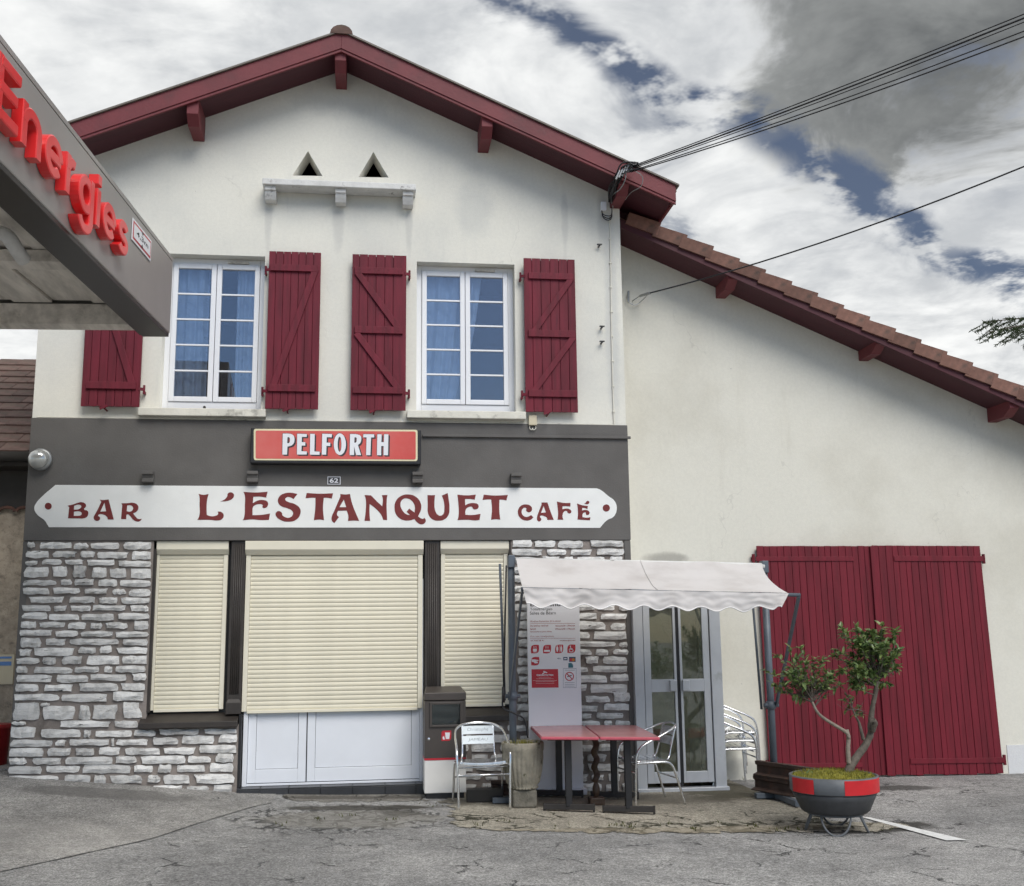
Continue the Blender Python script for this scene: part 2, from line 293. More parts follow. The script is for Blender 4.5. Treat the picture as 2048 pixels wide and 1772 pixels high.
# ---------------------------------------------------------------- object helpers
OFF = {}
def thing(name, label, cat, loc=(0, 0, 0), group=None, rz=0.0):
    o = bpy.data.objects.new(name, None); COL.objects.link(o); o.empty_display_size = .2
    o.location = loc; o.rotation_euler = (0, 0, rz); o['label'] = label; o['category'] = cat
    if group: o['group'] = group
    OFF[o.name] = Vector(loc); return o
class MB:
    def __init__(s): s.v = []; s.f = []
    def add(s, vs, fs):
        k = len(s.v); s.v += [tuple(q) for q in vs]; s.f += [tuple(i + k for i in q) for q in fs]; return s
    def hexa(s, p):   # p: 4 bottom (ccw), 4 top
        return s.add(p, [(0, 3, 2, 1), (4, 5, 6, 7), (0, 1, 5, 4), (1, 2, 6, 5), (2, 3, 7, 6), (3, 0, 4, 7)])
    def box(s, x0, x1, y0, y1, z0, z1):
        return s.hexa([(x0, y0, z0), (x1, y0, z0), (x1, y1, z0), (x0, y1, z0), (x0, y0, z1), (x1, y0, z1), (x1, y1, z1), (x0, y1, z1)])
    def prism(s, poly, y0, y1):   # poly in (x,z), seen from -Y counter-clockwise
        n = len(poly); k = [(a, y0, b) for a, b in poly] + [(a, y1, b) for a, b in poly]
        fs = [tuple(range(n)), tuple(range(2 * n - 1, n - 1, -1))] + [(i, i + n, (i + 1) % n + n, (i + 1) % n) for i in range(n)]
        return s.add(k, fs)
    def bar(s, a, b, wd, ht, upv=(0, 0, 1)):
        a, b = Vector(a), Vector(b); t = (b - a).normalized(); u = Vector(upv)
        sd_ = t.cross(u).normalized(); u = sd_.cross(t).normalized()
        P = []
        for q in (a, b):
            for i, j in ((-1, -1), (1, -1), (1, 1), (-1, 1)): P.append(q + sd_ * (i * wd / 2) + u * (j * ht / 2))
        return s.add(P, [(0, 1, 2, 3), (7, 6, 5, 4), (0, 4, 5, 1), (1, 5, 6, 2), (2, 6, 7, 3), (3, 7, 4, 0)])
    def tube(s, pts, r, seg=8, cap=True):
        pts = [Vector(q) for q in pts]; n = len(pts); rs = r if isinstance(r, (list, tuple)) else [r] * n
        t0 = (pts[1] - pts[0]).normalized(); u = t0.orthogonal().normalized(); vs_ = []
        for i, q in enumerate(pts):
            t = (pts[min(i + 1, n - 1)] - pts[max(i - 1, 0)]).normalized()
            u = (u - t * u.dot(t)).normalized(); vv = t.cross(u)
            for k in range(seg):
                a = 2 * math.pi * k / seg; vs_.append(q + (u * math.cos(a) + vv * math.sin(a)) * rs[i])
        fs = [(i * seg + k, i * seg + (k + 1) % seg, (i + 1) * seg + (k + 1) % seg, (i + 1) * seg + k) for i in range(n - 1) for k in range(seg)]
        if cap: fs += [tuple(range(seg - 1, -1, -1)), tuple((n - 1) * seg + k for k in range(seg))]
        return s.add(vs_, fs)
    def lathe(s, prof, c, seg=32, flute=None):
        c = Vector(c); vs_ = []
        for (r, z) in prof:
            for k in range(seg):
                a = 2 * math.pi * k / seg; rr = r * (flute(a, z) if flute else 1); vs_.append((c.x + rr * math.cos(a), c.y + rr * math.sin(a), c.z + z))
        n = len(prof)
        fs = [(i * seg + k, i * seg + (k + 1) % seg, (i + 1) * seg + (k + 1) % seg, (i + 1) * seg + k) for i in range(n - 1) for k in range(seg)]
        fs += [tuple(range(seg - 1, -1, -1)), tuple((n - 1) * seg + k for k in range(seg))]
        return s.add(vs_, fs)
    def mesh(s, name):
        me = bpy.data.meshes.new(name); me.from_pydata(s.v, [], s.f); me.update(); return me
def link(name, me, material, parent=None, local=False, smooth=False, bevel=0.0):
    o = bpy.data.objects.new(name, me); COL.objects.link(o)
    if material and not me.materials: me.materials.append(material)
    if smooth:
        for q in me.polygons: q.use_smooth = len(q.vertices) <= 4
    if parent:
        o.parent = parent
        if parent.name in OFF and not local: o.location = -OFF[parent.name]
    if bevel:
        b = o.modifiers.new('bevel', 'BEVEL'); b.width = bevel; b.segments = 2; b.limit_method = 'ANGLE'; b.angle_limit = R(40)
    return o
def obj(name, mb, material, parent=None, **kw): return link(name, mb.mesh(name), material, parent, **kw)
def struct(name, mb, material, kind='structure', **kw):
    o = obj(name, mb, material, None, **kw); o['kind'] = kind; return o
def solo(o, label, cat, group=None):
    o['label'] = label; o['category'] = cat
    if group: o['group'] = group
    return o
def catmull(pts, n=6, closed=False):
    pts = [Vector(q) for q in pts]; out_ = []; L = len(pts)
    for i in range(L if closed else L - 1):
        if closed: p0, p1, p2, p3 = pts[i - 1], pts[i], pts[(i + 1) % L], pts[(i + 2) % L]
        else: p0, p1, p2, p3 = pts[max(i - 1, 0)], pts[i], pts[i + 1], pts[min(i + 2, L - 1)]
        for k in range(n):
            t = k / n; out_.append(.5 * ((2 * p1) + (p2 - p0) * t + (2 * p0 - 5 * p1 + 4 * p2 - p3) * t * t + (3 * p1 - p0 - 3 * p2 + p3) * t ** 3))
    if not closed: out_.append(pts[-1])
    return out_
def curve_mesh(loops, depth, name, res=5):
    """filled outline (loops of (x,y[,smooth])) -> mesh lying in XZ facing -Y, centred on Y=0"""
    cu = bpy.data.curves.new(name, 'CURVE'); cu.dimensions = '2D'; cu.fill_mode = 'BOTH'; cu.extrude = depth / 2; cu.resolution_u = res
    for lp in loops:
        sp = cu.splines.new('BEZIER'); sp.bezier_points.add(len(lp) - 1); sp.use_cyclic_u = True
        for bp, q in zip(sp.bezier_points, lp):
            bp.co = (q[0], q[1], 0); ht = 'AUTO' if len(q) > 2 and q[2] else 'VECTOR'
            bp.handle_left_type = ht; bp.handle_right_type = ht
    o = bpy.data.objects.new('tmp', cu); COL.objects.link(o)
    me = bpy.data.meshes.new_from_object(o.evaluated_get(bpy.context.evaluated_depsgraph_get()))
    bpy.data.objects.remove(o); bpy.data.curves.remove(cu)
    me.transform(Matrix(((1, 0, 0, 0), (0, 0, -1, 0), (0, 1, 0, 0), (0, 0, 0, 1)))); me.name = name; me.materials.clear(); return me
def px_loops(loops, ox, oy, s, Y, dx=0, dy=0):
    o_ = []
    for lp in loops:
        q = []
        for a in lp:
            p_ = at(ox + (a[0] + dx) / s, oy + (a[1] + dy) / s, Y); q.append((p_.x, p_.z, a[2] if len(a) > 2 else 0))
        o_.append(q)
    return o_
def filled(name, loops2, y0, y1, material, parent, **kw):
    me = curve_mesh(loops2, abs(y1 - y0), name); me.transform(Matrix.Translation((0, (y0 + y1) / 2, 0)))
    return link(name, me, material, parent, **kw)
def text_mesh(body, size=1.0, depth=0.0, bevel=0.0, off=0.0, name='text', align='LEFT', spacing=1.0):
    cu = bpy.data.curves.new('t', 'FONT'); cu.body = body; cu.size = size; cu.extrude = depth / 2; cu.bevel_depth = bevel; cu.bevel_resolution = 3; cu.offset = off; cu.align_x = align; cu.space_character = spacing; cu.resolution_u = 4
    o = bpy.data.objects.new('tmp', cu); COL.objects.link(o)
    me = bpy.data.meshes.new_from_object(o.evaluated_get(bpy.context.evaluated_depsgraph_get()))
    bpy.data.objects.remove(o); bpy.data.curves.remove(cu); me.name = name; me.materials.clear(); return me
def bounds(me):
    xs = [v.co.x for v in me.vertices]; ys = [v.co.y for v in me.vertices]; return min(xs), max(xs), min(ys), max(ys)
def copy_tree(o, parent=None):
    c = o.copy(); COL.objects.link(c); c.parent = parent
    for ch in list(o.children): copy_tree(ch, c)
    return c
def circ(cx, cy, rx, ry=None, n=12):
    ry = ry or rx; return [(cx + rx * math.cos(2 * math.pi * k / n), cy + ry * math.sin(2 * math.pi * k / n), 1) for k in range(n)]

# ---------------------------------------------------------------- ground
GX = [-60, -9, -3.73, -1.435, -.436, 2.9, 6.2, 8, 60]; GZ = [.5, .5, .274, .045, 0, -.074, -.09, -.105, -.3]
def zg(px, py):
    for i in range(len(GX) - 1):
        if px <= GX[i + 1] or i == len(GX) - 2:
            t = min(1, max(0, (px - GX[i]) / (GX[i + 1] - GX[i]))); z = GZ[i] + (GZ[i + 1] - GZ[i]) * t; break
    if z > 0: z *= min(1, max(0, (py + 5) / 5))
    return z
def gnd(px, py):
    z = 0
    for _ in range(12):
        q = atz(px, py, z); z = zg(q.x, q.y)
    return Vector((q.x, q.y, z))
def groundmat(name, col, col2, crack=None, stain=None, rough=.85, finec=(.06, .06, .06), ragged=False):
    m = bpy.data.materials.new(name); m.use_nodes = True; t = m.node_tree; b = t.nodes['Principled BSDF']; e = X(t)
    tc = nn(t, 'ShaderNodeTexCoord').outputs['Object']
    c = e.mix(e.ss(e.noise(tc, .55, 6, .62), .34, .68), tuple(col) + (1,), tuple(col2) + (1,))
    k = e.ss(e.noise(tc, 62, 4, .85), .32, .68, .42, 1.65); c = e.mix(1.0, c, e.comb(k, k, k), 'MULTIPLY')
    k = e.ss(e.noise(tc, 5, 6, .65), .3, .7, .86, 1.12); c = e.mix(1.0, c, e.comb(k, k, k), 'MULTIPLY')
    k = e.ss(e.noise(tc, 24, 4, .75), .30, .70, .74, 1.28); c = e.mix(1.0, c, e.comb(k, k, k), 'MULTIPLY')
    hgt = e.noise(tc, 110, 2, .7)
    wv = e.vm('ADD', tc, e.comb(e.m('MULTIPLY', e.noise(tc, 3.0, 5, .65), .5), e.m('MULTIPLY', e.noise(tc, 3.7, 5, .65), .5), 0))
    for (cx, cy, rx, ry, sc, wdt, dens) in (crack or []):
        vo = nn(t, 'ShaderNodeTexVoronoi', feature='DISTANCE_TO_EDGE'); t.links.new(wv, vo.inputs['Vector']); vo.inputs['Scale'].default_value = sc
        px_, py_, _ = e.sep(tc)
        dx = e.m('DIVIDE', e.m('SUBTRACT', px_, cx), rx); dy = e.m('DIVIDE', e.m('SUBTRACT', py_, cy), ry)
        rr = e.m('ADD', e.m('ADD', e.m('MULTIPLY', dx, dx), e.m('MULTIPLY', dy, dy)), e.m('MULTIPLY', e.m('SUBTRACT', e.noise(tc, 1.7, 5, .6), .5), 1.6))
        msk = e.m('MULTIPLY', e.ss(rr, 1.15, .6), e.ss(e.noise(tc, 2.3, 3), .5 - dens, .62 - dens))
        w_ = e.m('MULTIPLY', wdt, e.ss(e.noise(tc, 4, 3), .3, .7, .4, 1.7))
        ln = e.m('MULTIPLY', e.ss(e.m('DIVIDE', vo.outputs['Distance'], w_), 1.0, .35), msk)
        c = e.mix(ln, c, tuple(finec) + (1,)); hgt = e.m('SUBTRACT', hgt, e.m('MULTIPLY', ln, 2.5))
    for (cx, cy, rx, ry, sc_col, amt) in (stain or []):
        px_, py_, _ = e.sep(tc)
        dx = e.m('DIVIDE', e.m('SUBTRACT', px_, cx), rx); dy = e.m('DIVIDE', e.m('SUBTRACT', py_, cy), ry)
        rr = e.m('ADD', e.m('ADD', e.m('MULTIPLY', dx, dx), e.m('MULTIPLY', dy, dy)), e.m('MULTIPLY', e.m('SUBTRACT', e.noise(tc, 2.4, 5, .65), .5), 2.2))
        c = e.mix(e.m('MULTIPLY', e.ss(rr, 1.1, .45), amt), c, tuple(sc_col) + (1,))
    t.links.new(c, b.inputs['Base Color']); b.inputs['Roughness'].default_value = rough; b.inputs['Specular IOR Level'].default_value = .3
    if ragged:
        at_ = nn(t, 'ShaderNodeAttribute'); at_.attribute_name = 'edge'
        al = e.ss(e.m('ADD', at_.outputs['Fac'], e.m('MULTIPLY', e.m('SUBTRACT', e.noise(tc, 5.5, 6, .7), .5), 1.7)), .30, .36)
        t.links.new(al, b.inputs['Alpha'])
    bn = nn(t, 'ShaderNodeBump'); bn.inputs['Strength'].default_value = .7; bn.inputs['Distance'].default_value = .008
    e.put(bn.inputs['Height'], hgt); t.links.new(bn.outputs[0], b.inputs['Normal'])
    return m
M_ASPH = groundmat('asphalt', (.195, .194, .191), (.315, .311, .302), crack=[(-.25, -1.55, 1.1, .85, 6.0, .095, .2), (2.6, -3.6, 5.0, 2.0, 1.5, .016, .02), (6.4, -.6, 1.6, 1.1, 5.0, .035, .02), (4.3, -2.45, 1.1, .5, 5, .05, .1)],
                   stain=[(-.2, -1.6, .95, .55, (.235, .225, .20), .6), (-.05, -.95, .85, .17, (.05, .045, .036), .85), (.3, -1.15, .25, .35, (.05, .045, .036), .6), (5.9, -.25, .55, .22, (.055, .054, .05), .8), (4.35, -2.5, .9, .3, (.035, .034, .03), .9), (.5, -5.2, 1.4, .55, (.33, .32, .30), .4)])
M_RAMP = groundmat('ramp_concrete', (.205, .20, .192), (.365, .355, .336), crack=[(-1.7, -.35, .9, .35, 2.2, .012, -.02)],
                   stain=[(-2.6, -.55, 1.1, .3, (.11, .105, .10), .6), (-3.4, -2.6, 2.6, .7, (.36, .345, .32), .25)])
M_TERR = groundmat('terrace_concrete', (.24, .222, .183), (.35, .325, .268), crack=[(2.2, -2.0, 3.0, .7, 1.9, .03, .06), (3.2, -2.35, 1.6, .33, 5.0, .11, .2), (.95, -1.9, .6, .6, 3.0, .05, .16)],
                   stain=[(2.4, -.6, 2.2, .45, (.105, .094, .074), .7), (3.9, -.2, .6, .7, (.06, .055, .035), .8), (2.0, -2.45, 2.6, .2, (.30, .26, .19), .5)], finec=(.035, .034, .02), ragged=True)  # dark patch near the wall: brown concrete plus painted shade under the tables
M_STRIP = groundmat('strip_concrete', (.14, .132, .118), (.20, .19, .17), crack=[(-.3, -.35, 1.3, .3, 2.0, .02, .05)], stain=[(-.1, -.3, 1.2, .12, (.07, .062, .052), .7)], finec=(.03, .028, .022), ragged=True)

def frange(a, b, st):
    n = max(1, int(round((b - a) / st))); return [a + (b - a) * i / n for i in range(n + 1)]
def sheet(name, xs, fn, ff, dz, material, ny=8, kind='structure'):
    mb = MB(); vs_ = []; fs = []
    for a in xs:
        y0, y1 = fn(a), ff(a)
        for j in range(ny + 1):
            yy = y0 + (y1 - y0) * j / ny; vs_.append((a, yy, zg(a, yy) + dz))
    for i in range(len(xs) - 1):
        for j in range(ny): k = i * (ny + 1) + j; fs.append((k, k + ny + 1, k + ny + 2, k + 1))
    mb.add(vs_, fs); o = struct(name, mb, material, kind)
    ed = o.data.attributes.new('edge', 'FLOAT', 'POINT')
    for i, v in enumerate(vs_):
        dist = min(v[0] - xs[0], xs[-1] - v[0], v[1] - fn(v[0])); ed.data[i].value = max(0, min(1, dist / .30))
    return o
def lerpf(pts):
    def f(a):
        if a <= pts[0][0]: return pts[0][1]
        for (a0, b0), (a1, b1) in zip(pts, pts[1:]):
            if a <= a1: return b0 + (b1 - b0) * (a - a0) / (a1 - a0)
        return pts[-1][1]
    return f
mb = MB(); gxs = [-150, -60, -30, -14] + frange(-9, 12, .5) + [16, 30, 60, 150]; gys = [-150, -60, -30, -18] + frange(-13, 3, .5) + [8, 20, 60, 200]
gxs = sorted(set(gxs + [-3.73, -1.435, -.436, 2.9, 6.2]))
mb.add([(a, b, zg(a, b)) for a in gxs for b in gys], [(i * len(gys) + j, (i + 1) * len(gys) + j, (i + 1) * len(gys) + j + 1, i * len(gys) + j + 1) for i in range(len(gxs) - 1) for j in range(len(gys) - 1)])
struct('ground', mb, M_ASPH)
joint = [(gnd(q[0], q[1]).x, gnd(q[0], q[1]).y) for q in ((-160, 1778), (0, 1745), (120, 1719), (300, 1680), (420, 1640), (528, 1608))]
jx = lerpf([(-9, -6.5)] + joint + [(-.9, -.62)])
sheet('concrete_ramp', frange(-9, -4, .5) + frange(-3.73, -1.0, .15), jx, lambda a: .12, .006, M_RAMP, 14)
jb = MB(); jp = joint + [(-.98, -.63)]
for (a0, b0), (a1, b1) in zip(jp, jp[1:]):
    for k in range(6):
        q0 = (a0 + (a1 - a0) * k / 6, b0 + (b1 - b0) * k / 6); q1 = (a0 + (a1 - a0) * (k + 1) / 6, b0 + (b1 - b0) * (k + 1) / 6); wd = .0025 + .004 * rnd.random()
        jb.add([(q0[0], q0[1] - wd, zg(*q0) + .010), (q1[0], q1[1] - wd, zg(*q1) + .010), (q1[0], q1[1] + wd, zg(*q1) + .010), (q0[0], q0[1] + wd, zg(*q0) + .010)], [(0, 1, 2, 3)])
struct('ramp_joint', jb, M_BLACK)
sheet('entrance_strip', frange(-1.0, .66, .1), lambda a: -.60 - .10 * (a + 1) / 1.6 + .03 * mnoise.noise((a * 4, 0, 0)), lambda a: .1, .004, M_STRIP, 6)
tf = lerpf([(.66, -2.25), (1.6, -2.50), (2.6, -2.62), (3.6, -2.74), (4.3, -2.80), (4.8, -2.72), (4.95, -2.5)])
sheet('terrace_slab', frange(.67, 4.95, .03), lambda a: tf(a) + .10 * mnoise.noise((a * 4, 1, 0)) + .06 * mnoise.noise((a * 15, 1, 3)) + .03 * mnoise.noise((a * 37, 1, 3)), lambda a: (.75 if a > 2.95 else .1) if a < 4.25 else -2.2 - .3 * (a - 4.25) + .1 * mnoise.noise((a * 9, 4, 0)), .007, M_TERR, 10)
l0a, l0b, l1a, l1b = gnd(1722, 1636), gnd(1740, 1636), gnd(1895, 1683), gnd(1936, 1682)
mb = MB(); up_ = Vector((0, 0, .0095)); mb.add([gnd(1716, 1634) + up_, gnd(1742, 1637) + up_, gnd(1934, 1682) + up_, gnd(1893, 1683) + up_], [(0, 3, 2, 1)])
struct('parking_line', mb, M_PAINTL)

# ================================================================= bar house
XL, XR, XA = -3.745, 2.945, -.43
ZS0, SLP = 8.39, .4366
def zs(a): return ZS0 - SLP * abs(a - XA)
ZB = at(660, 843).z            # top of the grey band
ZLN = at(660, 1081).z          # underside of the grey band
house = thing('bar_house', 'two-storey cream bar house with gable roof, wine red shutters and grey sign band', 'house', (XA, 0, 0))
w1 = [at(322, 816), at(527, 818), at(527, 512)]
W1 = (at(318, 816).x, at(525, 700).x, at(420, 818).z, at(500, 512).z)
W2 = (at(833, 700).x, at(1031, 700).x, at(930, 823).z, at(930, 526).z)
def rect(a): return [(a[0], a[2]), (a[1], a[2]), (a[1], a[3]), (a[0], a[3])]
def pxp(pts, Y=0): return [(at(a, b, Y).x, at(a, b, Y).z) for a, b in pts]
T1 = pxp([(616, 302), (585, 351), (645, 352)]); T2 = pxp([(747, 304), (717, 354), (777, 355)])
outer = [(XL, ZB), (XR, ZB), (XR, zs(XR) + .02), (XA, zs(XA) + .02), (XL, zs(XL) + .02)]
filled('gable_wall', [outer, rect(W1), rect(W2), T1, T2], 0, .32, M_CREAM, house)
# body behind the facade
mb = MB(); mb.box(XL, XL + .3, .325, 9.0, -.5, zs(XL) + .02); obj('side_wall', mb, M_CREAM, house)
mb = MB(); mb.box(XR - .3, XR, .325, 9.0, -.5, zs(XR) + .02); obj('side_wall', mb, M_CREAM, house)
mb = MB(); mb.prism([(XL + .3, -.5), (XR - .3, -.5), (XR - .3, zs(XR)), (XA, zs(XA)), (XL + .3, zs(XL))], 8.7, 9.0); obj('rear_wall', mb, M_CREAM, house)
mb = MB(); mb.box(XL + .3, XR - .3, .33, 8.7, ZB - .35, ZB - .1); obj('upper_floor', mb, M_DARK, house)
mb = MB(); mb.box(XL + .3, XR - .3, .33, 8.7, 6.6, 6.72); obj('ceiling', mb, M_DARK, house)
mb = MB(); mb.box(XL + .3, XR - .3, 3.0, 3.1, ZB - .1, 6.6); obj('inner_wall', mb, M_DARK, house)
mb = MB(); mb.box(XL + .3, XR - .3, 1.2, 1.25, 6.73, 7.9); obj('loft_partition', mb, M_BLACK, house)
# grey band with its sloping top lip and the small moulding at the right
mb = MB(); mb.box(XL - .004, XR + .012, -.022, .32, ZLN, ZB - .003); obj('grey_band', mb, M_BAND, house, bevel=.006)
ml = at(845, 874); mr = at(1252, 877)
mb = MB(); mb.box(ml.x, XR + .04, -.055, -.023, mr.z - .012, mr.z + .018); obj('band_moulding', mb, M_BAND, house, bevel=.004)
mb = MB(); mb.tube([(XL + .05, -.012, ZB + .006), (-1, -.014, ZB + .004), (1, -.012, ZB + .006), (XR - .15, -.012, ZB + .002)], .006, 6); obj('cable_run', mb, M_SILL, house)

# ---- painted name board
sign = filled('name_board', [px_loops([[(262, 102), (120, 225, 1), (70, 280, 1), (45, 340, 1), (75, 405, 1), (150, 465, 1), (180, 510, 1), (195, 535)]], 60, 950, 5.12, -.022)[0] +
              px_loops([[(1555, 785), (1670, 660, 1), (1780, 600, 1), (1830, 460, 1), (1790, 340, 1), (1700, 270, 1), (1560, 160, 1), (1500, 137)]], 1010, 960, 8.192, -.022)[0]], -.027, -.022, M_SIGNW, house)
LET = []
def L(crop, *loops): LET.append((crop, loops))
C1, C2, C3, C4 = (60, 950, 5.12), (380, 960, 5.12), (740, 960, 6.8267), (1010, 960, 8.192)
L(C1, [(386, 314), (440, 302, 1), (490, 285, 1), (530, 278, 1), (570, 300, 1), (572, 325, 1), (553, 349, 1), (590, 368, 1), (597, 395, 1), (585, 425, 1), (550, 443, 1), (500, 444), (390, 443), (402, 330)], [(452, 315), (500, 303, 1), (525, 315, 1), (520, 335, 1), (500, 350, 1), (450, 355)], [(450, 376), (505, 372, 1), (530, 390, 1), (520, 412, 1), (490, 418, 1), (448, 418)])
L(C1, [(716, 252), (735, 256, 1), (805, 250), (858, 455), (797, 455), (788, 428, 1), (745, 403, 1), (700, 408, 1), (697, 418, 1), (715, 432, 1), (715, 455, 1), (690, 470, 1), (662, 460, 1), (652, 435, 1), (668, 400, 1), (690, 360, 1), (730, 275)], [(762, 282), (780, 372), (720, 375)])
L(C1, [(936, 290), (1000, 288, 1), (1060, 285, 1), (1100, 305, 1), (1110, 340, 1), (1090, 375, 1), (1055, 392), (1080, 425, 1), (1110, 450, 1), (1145, 448), (1128, 470, 1), (1095, 476, 1), (1060, 460, 1), (1030, 425, 1), (1005, 403, 1), (988, 405), (985, 452), (933, 450), (945, 310)], [(995, 312), (1030, 310, 1), (1055, 330, 1), (1050, 360, 1), (1025, 375, 1), (990, 370)])
L(C1, circ(187, 319, 35))
L(C2, [(88, 142), (140, 152, 1), (190, 143), (178, 190, 1), (170, 270, 1), (172, 357), (210, 370, 1), (255, 368, 1), (288, 350, 1), (284, 323), (322, 328, 1), (345, 360, 1), (328, 400, 1), (282, 414, 1), (210, 408, 1), (75, 408), (92, 380, 1), (98, 250, 1), (96, 165, 1)])
L(C2, [(312, 220), (360, 195, 1), (382, 165, 1), (387, 140, 1), (420, 126, 1), (450, 150, 1), (435, 190, 1), (390, 212, 1)])
L(C2, [(547, 121), (670, 128, 1), (795, 120), (780, 180), (715, 170, 1), (648, 172), (643, 238), (690, 212, 1), (750, 205, 1), (795, 225, 1), (795, 265, 1), (765, 287, 1), (742, 278, 1), (745, 258, 1), (700, 248, 1), (650, 270, 1), (640, 295), (640, 360), (730, 357, 1), (820, 343), (808, 408), (720, 410, 1), (640, 403, 1), (540, 412), (552, 390, 1), (562, 260, 1), (560, 150, 1)])
L(C2, [(1100, 143), (1060, 195), (1020, 175, 1), (985, 180, 1), (975, 200, 1), (1000, 222, 1), (1070, 245, 1), (1125, 290, 1), (1130, 345, 1), (1090, 405, 1), (1010, 427, 1), (930, 410, 1), (880, 365, 1), (880, 335, 1), (910, 318, 1), (942, 340, 1), (945, 358, 1), (975, 380, 1), (1020, 385, 1), (1055, 350, 1), (1045, 315, 1), (1000, 290, 1), (930, 265, 1), (900, 220, 1), (915, 170, 1), (960, 140, 1), (1030, 130, 1)])
L(C2, [(1195, 133), (1330, 140, 1), (1465, 136), (1452, 190), (1405, 182, 1), (1370, 182), (1362, 280, 1), (1372, 410), (1320, 405, 1), (1268, 412), (1282, 300, 1), (1285, 182), (1240, 182, 1), (1183, 187)])
L(C2, [(1540, 143), (1590, 148, 1), (1638, 143), (1660, 240, 1), (1732, 418), (1675, 415, 1), (1618, 420), (1622, 370, 1), (1605, 313), (1515, 315), (1505, 355, 1), (1525, 380), (1478, 442), (1455, 420, 1), (1450, 385, 1), (1480, 310, 1), (1540, 170)], [(1575, 200), (1600, 278), (1530, 278)])
L(C2, [(1788, 153), (1855, 158), (1900, 205, 1), (1968, 270), (1975, 200, 1), (1965, 155), (2022, 153), (2015, 200, 1), (2018, 410), (1978, 408), (1960, 360, 1), (1910, 300, 1), (1840, 245), (1838, 330, 1), (1845, 418), (1787, 418), (1798, 330, 1), (1800, 200, 1)])
L(C3, [(520, 197, 1), (620, 225, 1), (690, 310, 1), (697, 400, 1), (655, 495), (690, 520, 1), (725, 530, 1), (742, 515), (762, 550, 1), (745, 590, 1), (710, 605, 1), (660, 590, 1), (605, 533), (540, 552, 1), (450, 545, 1), (370, 490, 1), (335, 390, 1), (355, 285, 1), (430, 215, 1)], [(490, 250, 1), (560, 275, 1), (610, 350, 1), (608, 445), (535, 390), (500, 435), (548, 478), (500, 470, 1), (440, 410, 1), (415, 330, 1), (440, 270, 1)])
L(C3, [(785, 205), (835, 208, 1), (888, 205), (880, 300, 1), (888, 410, 1), (920, 470, 1), (960, 488, 1), (1000, 465, 1), (1015, 390, 1), (1005, 280, 1), (980, 213), (1060, 178), (1072, 250, 1), (1085, 380, 1), (1070, 480, 1), (1010, 540, 1), (930, 555, 1), (850, 535, 1), (795, 460, 1), (788, 330, 1)])
L(C3, [(1193, 200), (1320, 210, 1), (1445, 200), (1430, 268), (1360, 258, 1), (1297, 260), (1300, 345), (1350, 322, 1), (1420, 315, 1), (1475, 335, 1), (1478, 380, 1), (1440, 402, 1), (1405, 390, 1), (1395, 368, 1), (1340, 372, 1), (1305, 410, 1), (1303, 475), (1400, 478, 1), (1510, 462), (1495, 545), (1440, 552, 1), (1340, 543, 1), (1195, 547), (1208, 500, 1), (1205, 300, 1)])
L(C3, [(1553, 200), (1710, 212, 1), (1882, 203), (1862, 278), (1800, 268, 1), (1767, 270), (1765, 400, 1), (1778, 540), (1715, 535, 1), (1653, 543), (1665, 400, 1), (1655, 265), (1600, 265, 1), (1537, 272)])
L(C4, [(428, 575), (465, 612), (420, 650, 1), (340, 663, 1), (260, 630, 1), (213, 550, 1), (225, 465, 1), (280, 412, 1), (350, 400, 1), (420, 425, 1), (443, 475, 1), (420, 520, 1), (380, 527, 1), (345, 495, 1), (352, 470, 1), (330, 453, 1), (290, 470, 1), (272, 530, 1), (300, 585, 1), (360, 605, 1)])
L(C4, [(598, 368), (695, 368), (740, 500, 1), (798, 652), (690, 652), (690, 625, 1), (650, 595, 1), (580, 585, 1), (572, 600, 1), (595, 640, 1), (565, 678, 1), (530, 660, 1), (527, 600, 1), (550, 530, 1), (600, 400)], [(633, 425), (672, 532), (590, 538)])
L(C4, [(850, 353), (960, 375, 1), (1073, 375), (1070, 435), (1000, 428, 1), (942, 430), (940, 480), (1000, 468, 1), (1060, 480, 1), (1088, 515, 1), (1065, 548, 1), (1025, 535, 1), (1015, 510, 1), (970, 515, 1), (945, 560, 1), (942, 600, 1), (955, 650), (862, 650), (870, 560, 1), (862, 450, 1)])
L(C4, [(1180, 385), (1270, 415, 1), (1358, 425), (1350, 475), (1310, 460, 1), (1265, 455), (1262, 500), (1320, 490, 1), (1375, 512, 1), (1385, 545, 1), (1360, 572, 1), (1325, 560, 1), (1325, 535, 1), (1290, 535, 1), (1270, 565, 1), (1270, 608), (1330, 618, 1), (1400, 610), (1390, 660), (1300, 655, 1), (1188, 647), (1195, 560, 1), (1190, 450, 1)])
L(C4, [(1295, 388), (1320, 375, 1), (1335, 350, 1), (1362, 342, 1), (1382, 365, 1), (1365, 392, 1), (1330, 395, 1)])
L(C4, circ(1660, 458, 58))
for cr, lps in LET: filled('letter', px_loops(lps, cr[0], cr[1], cr[2], -.028), -.030, -.0275, M_SIGNR, sign)

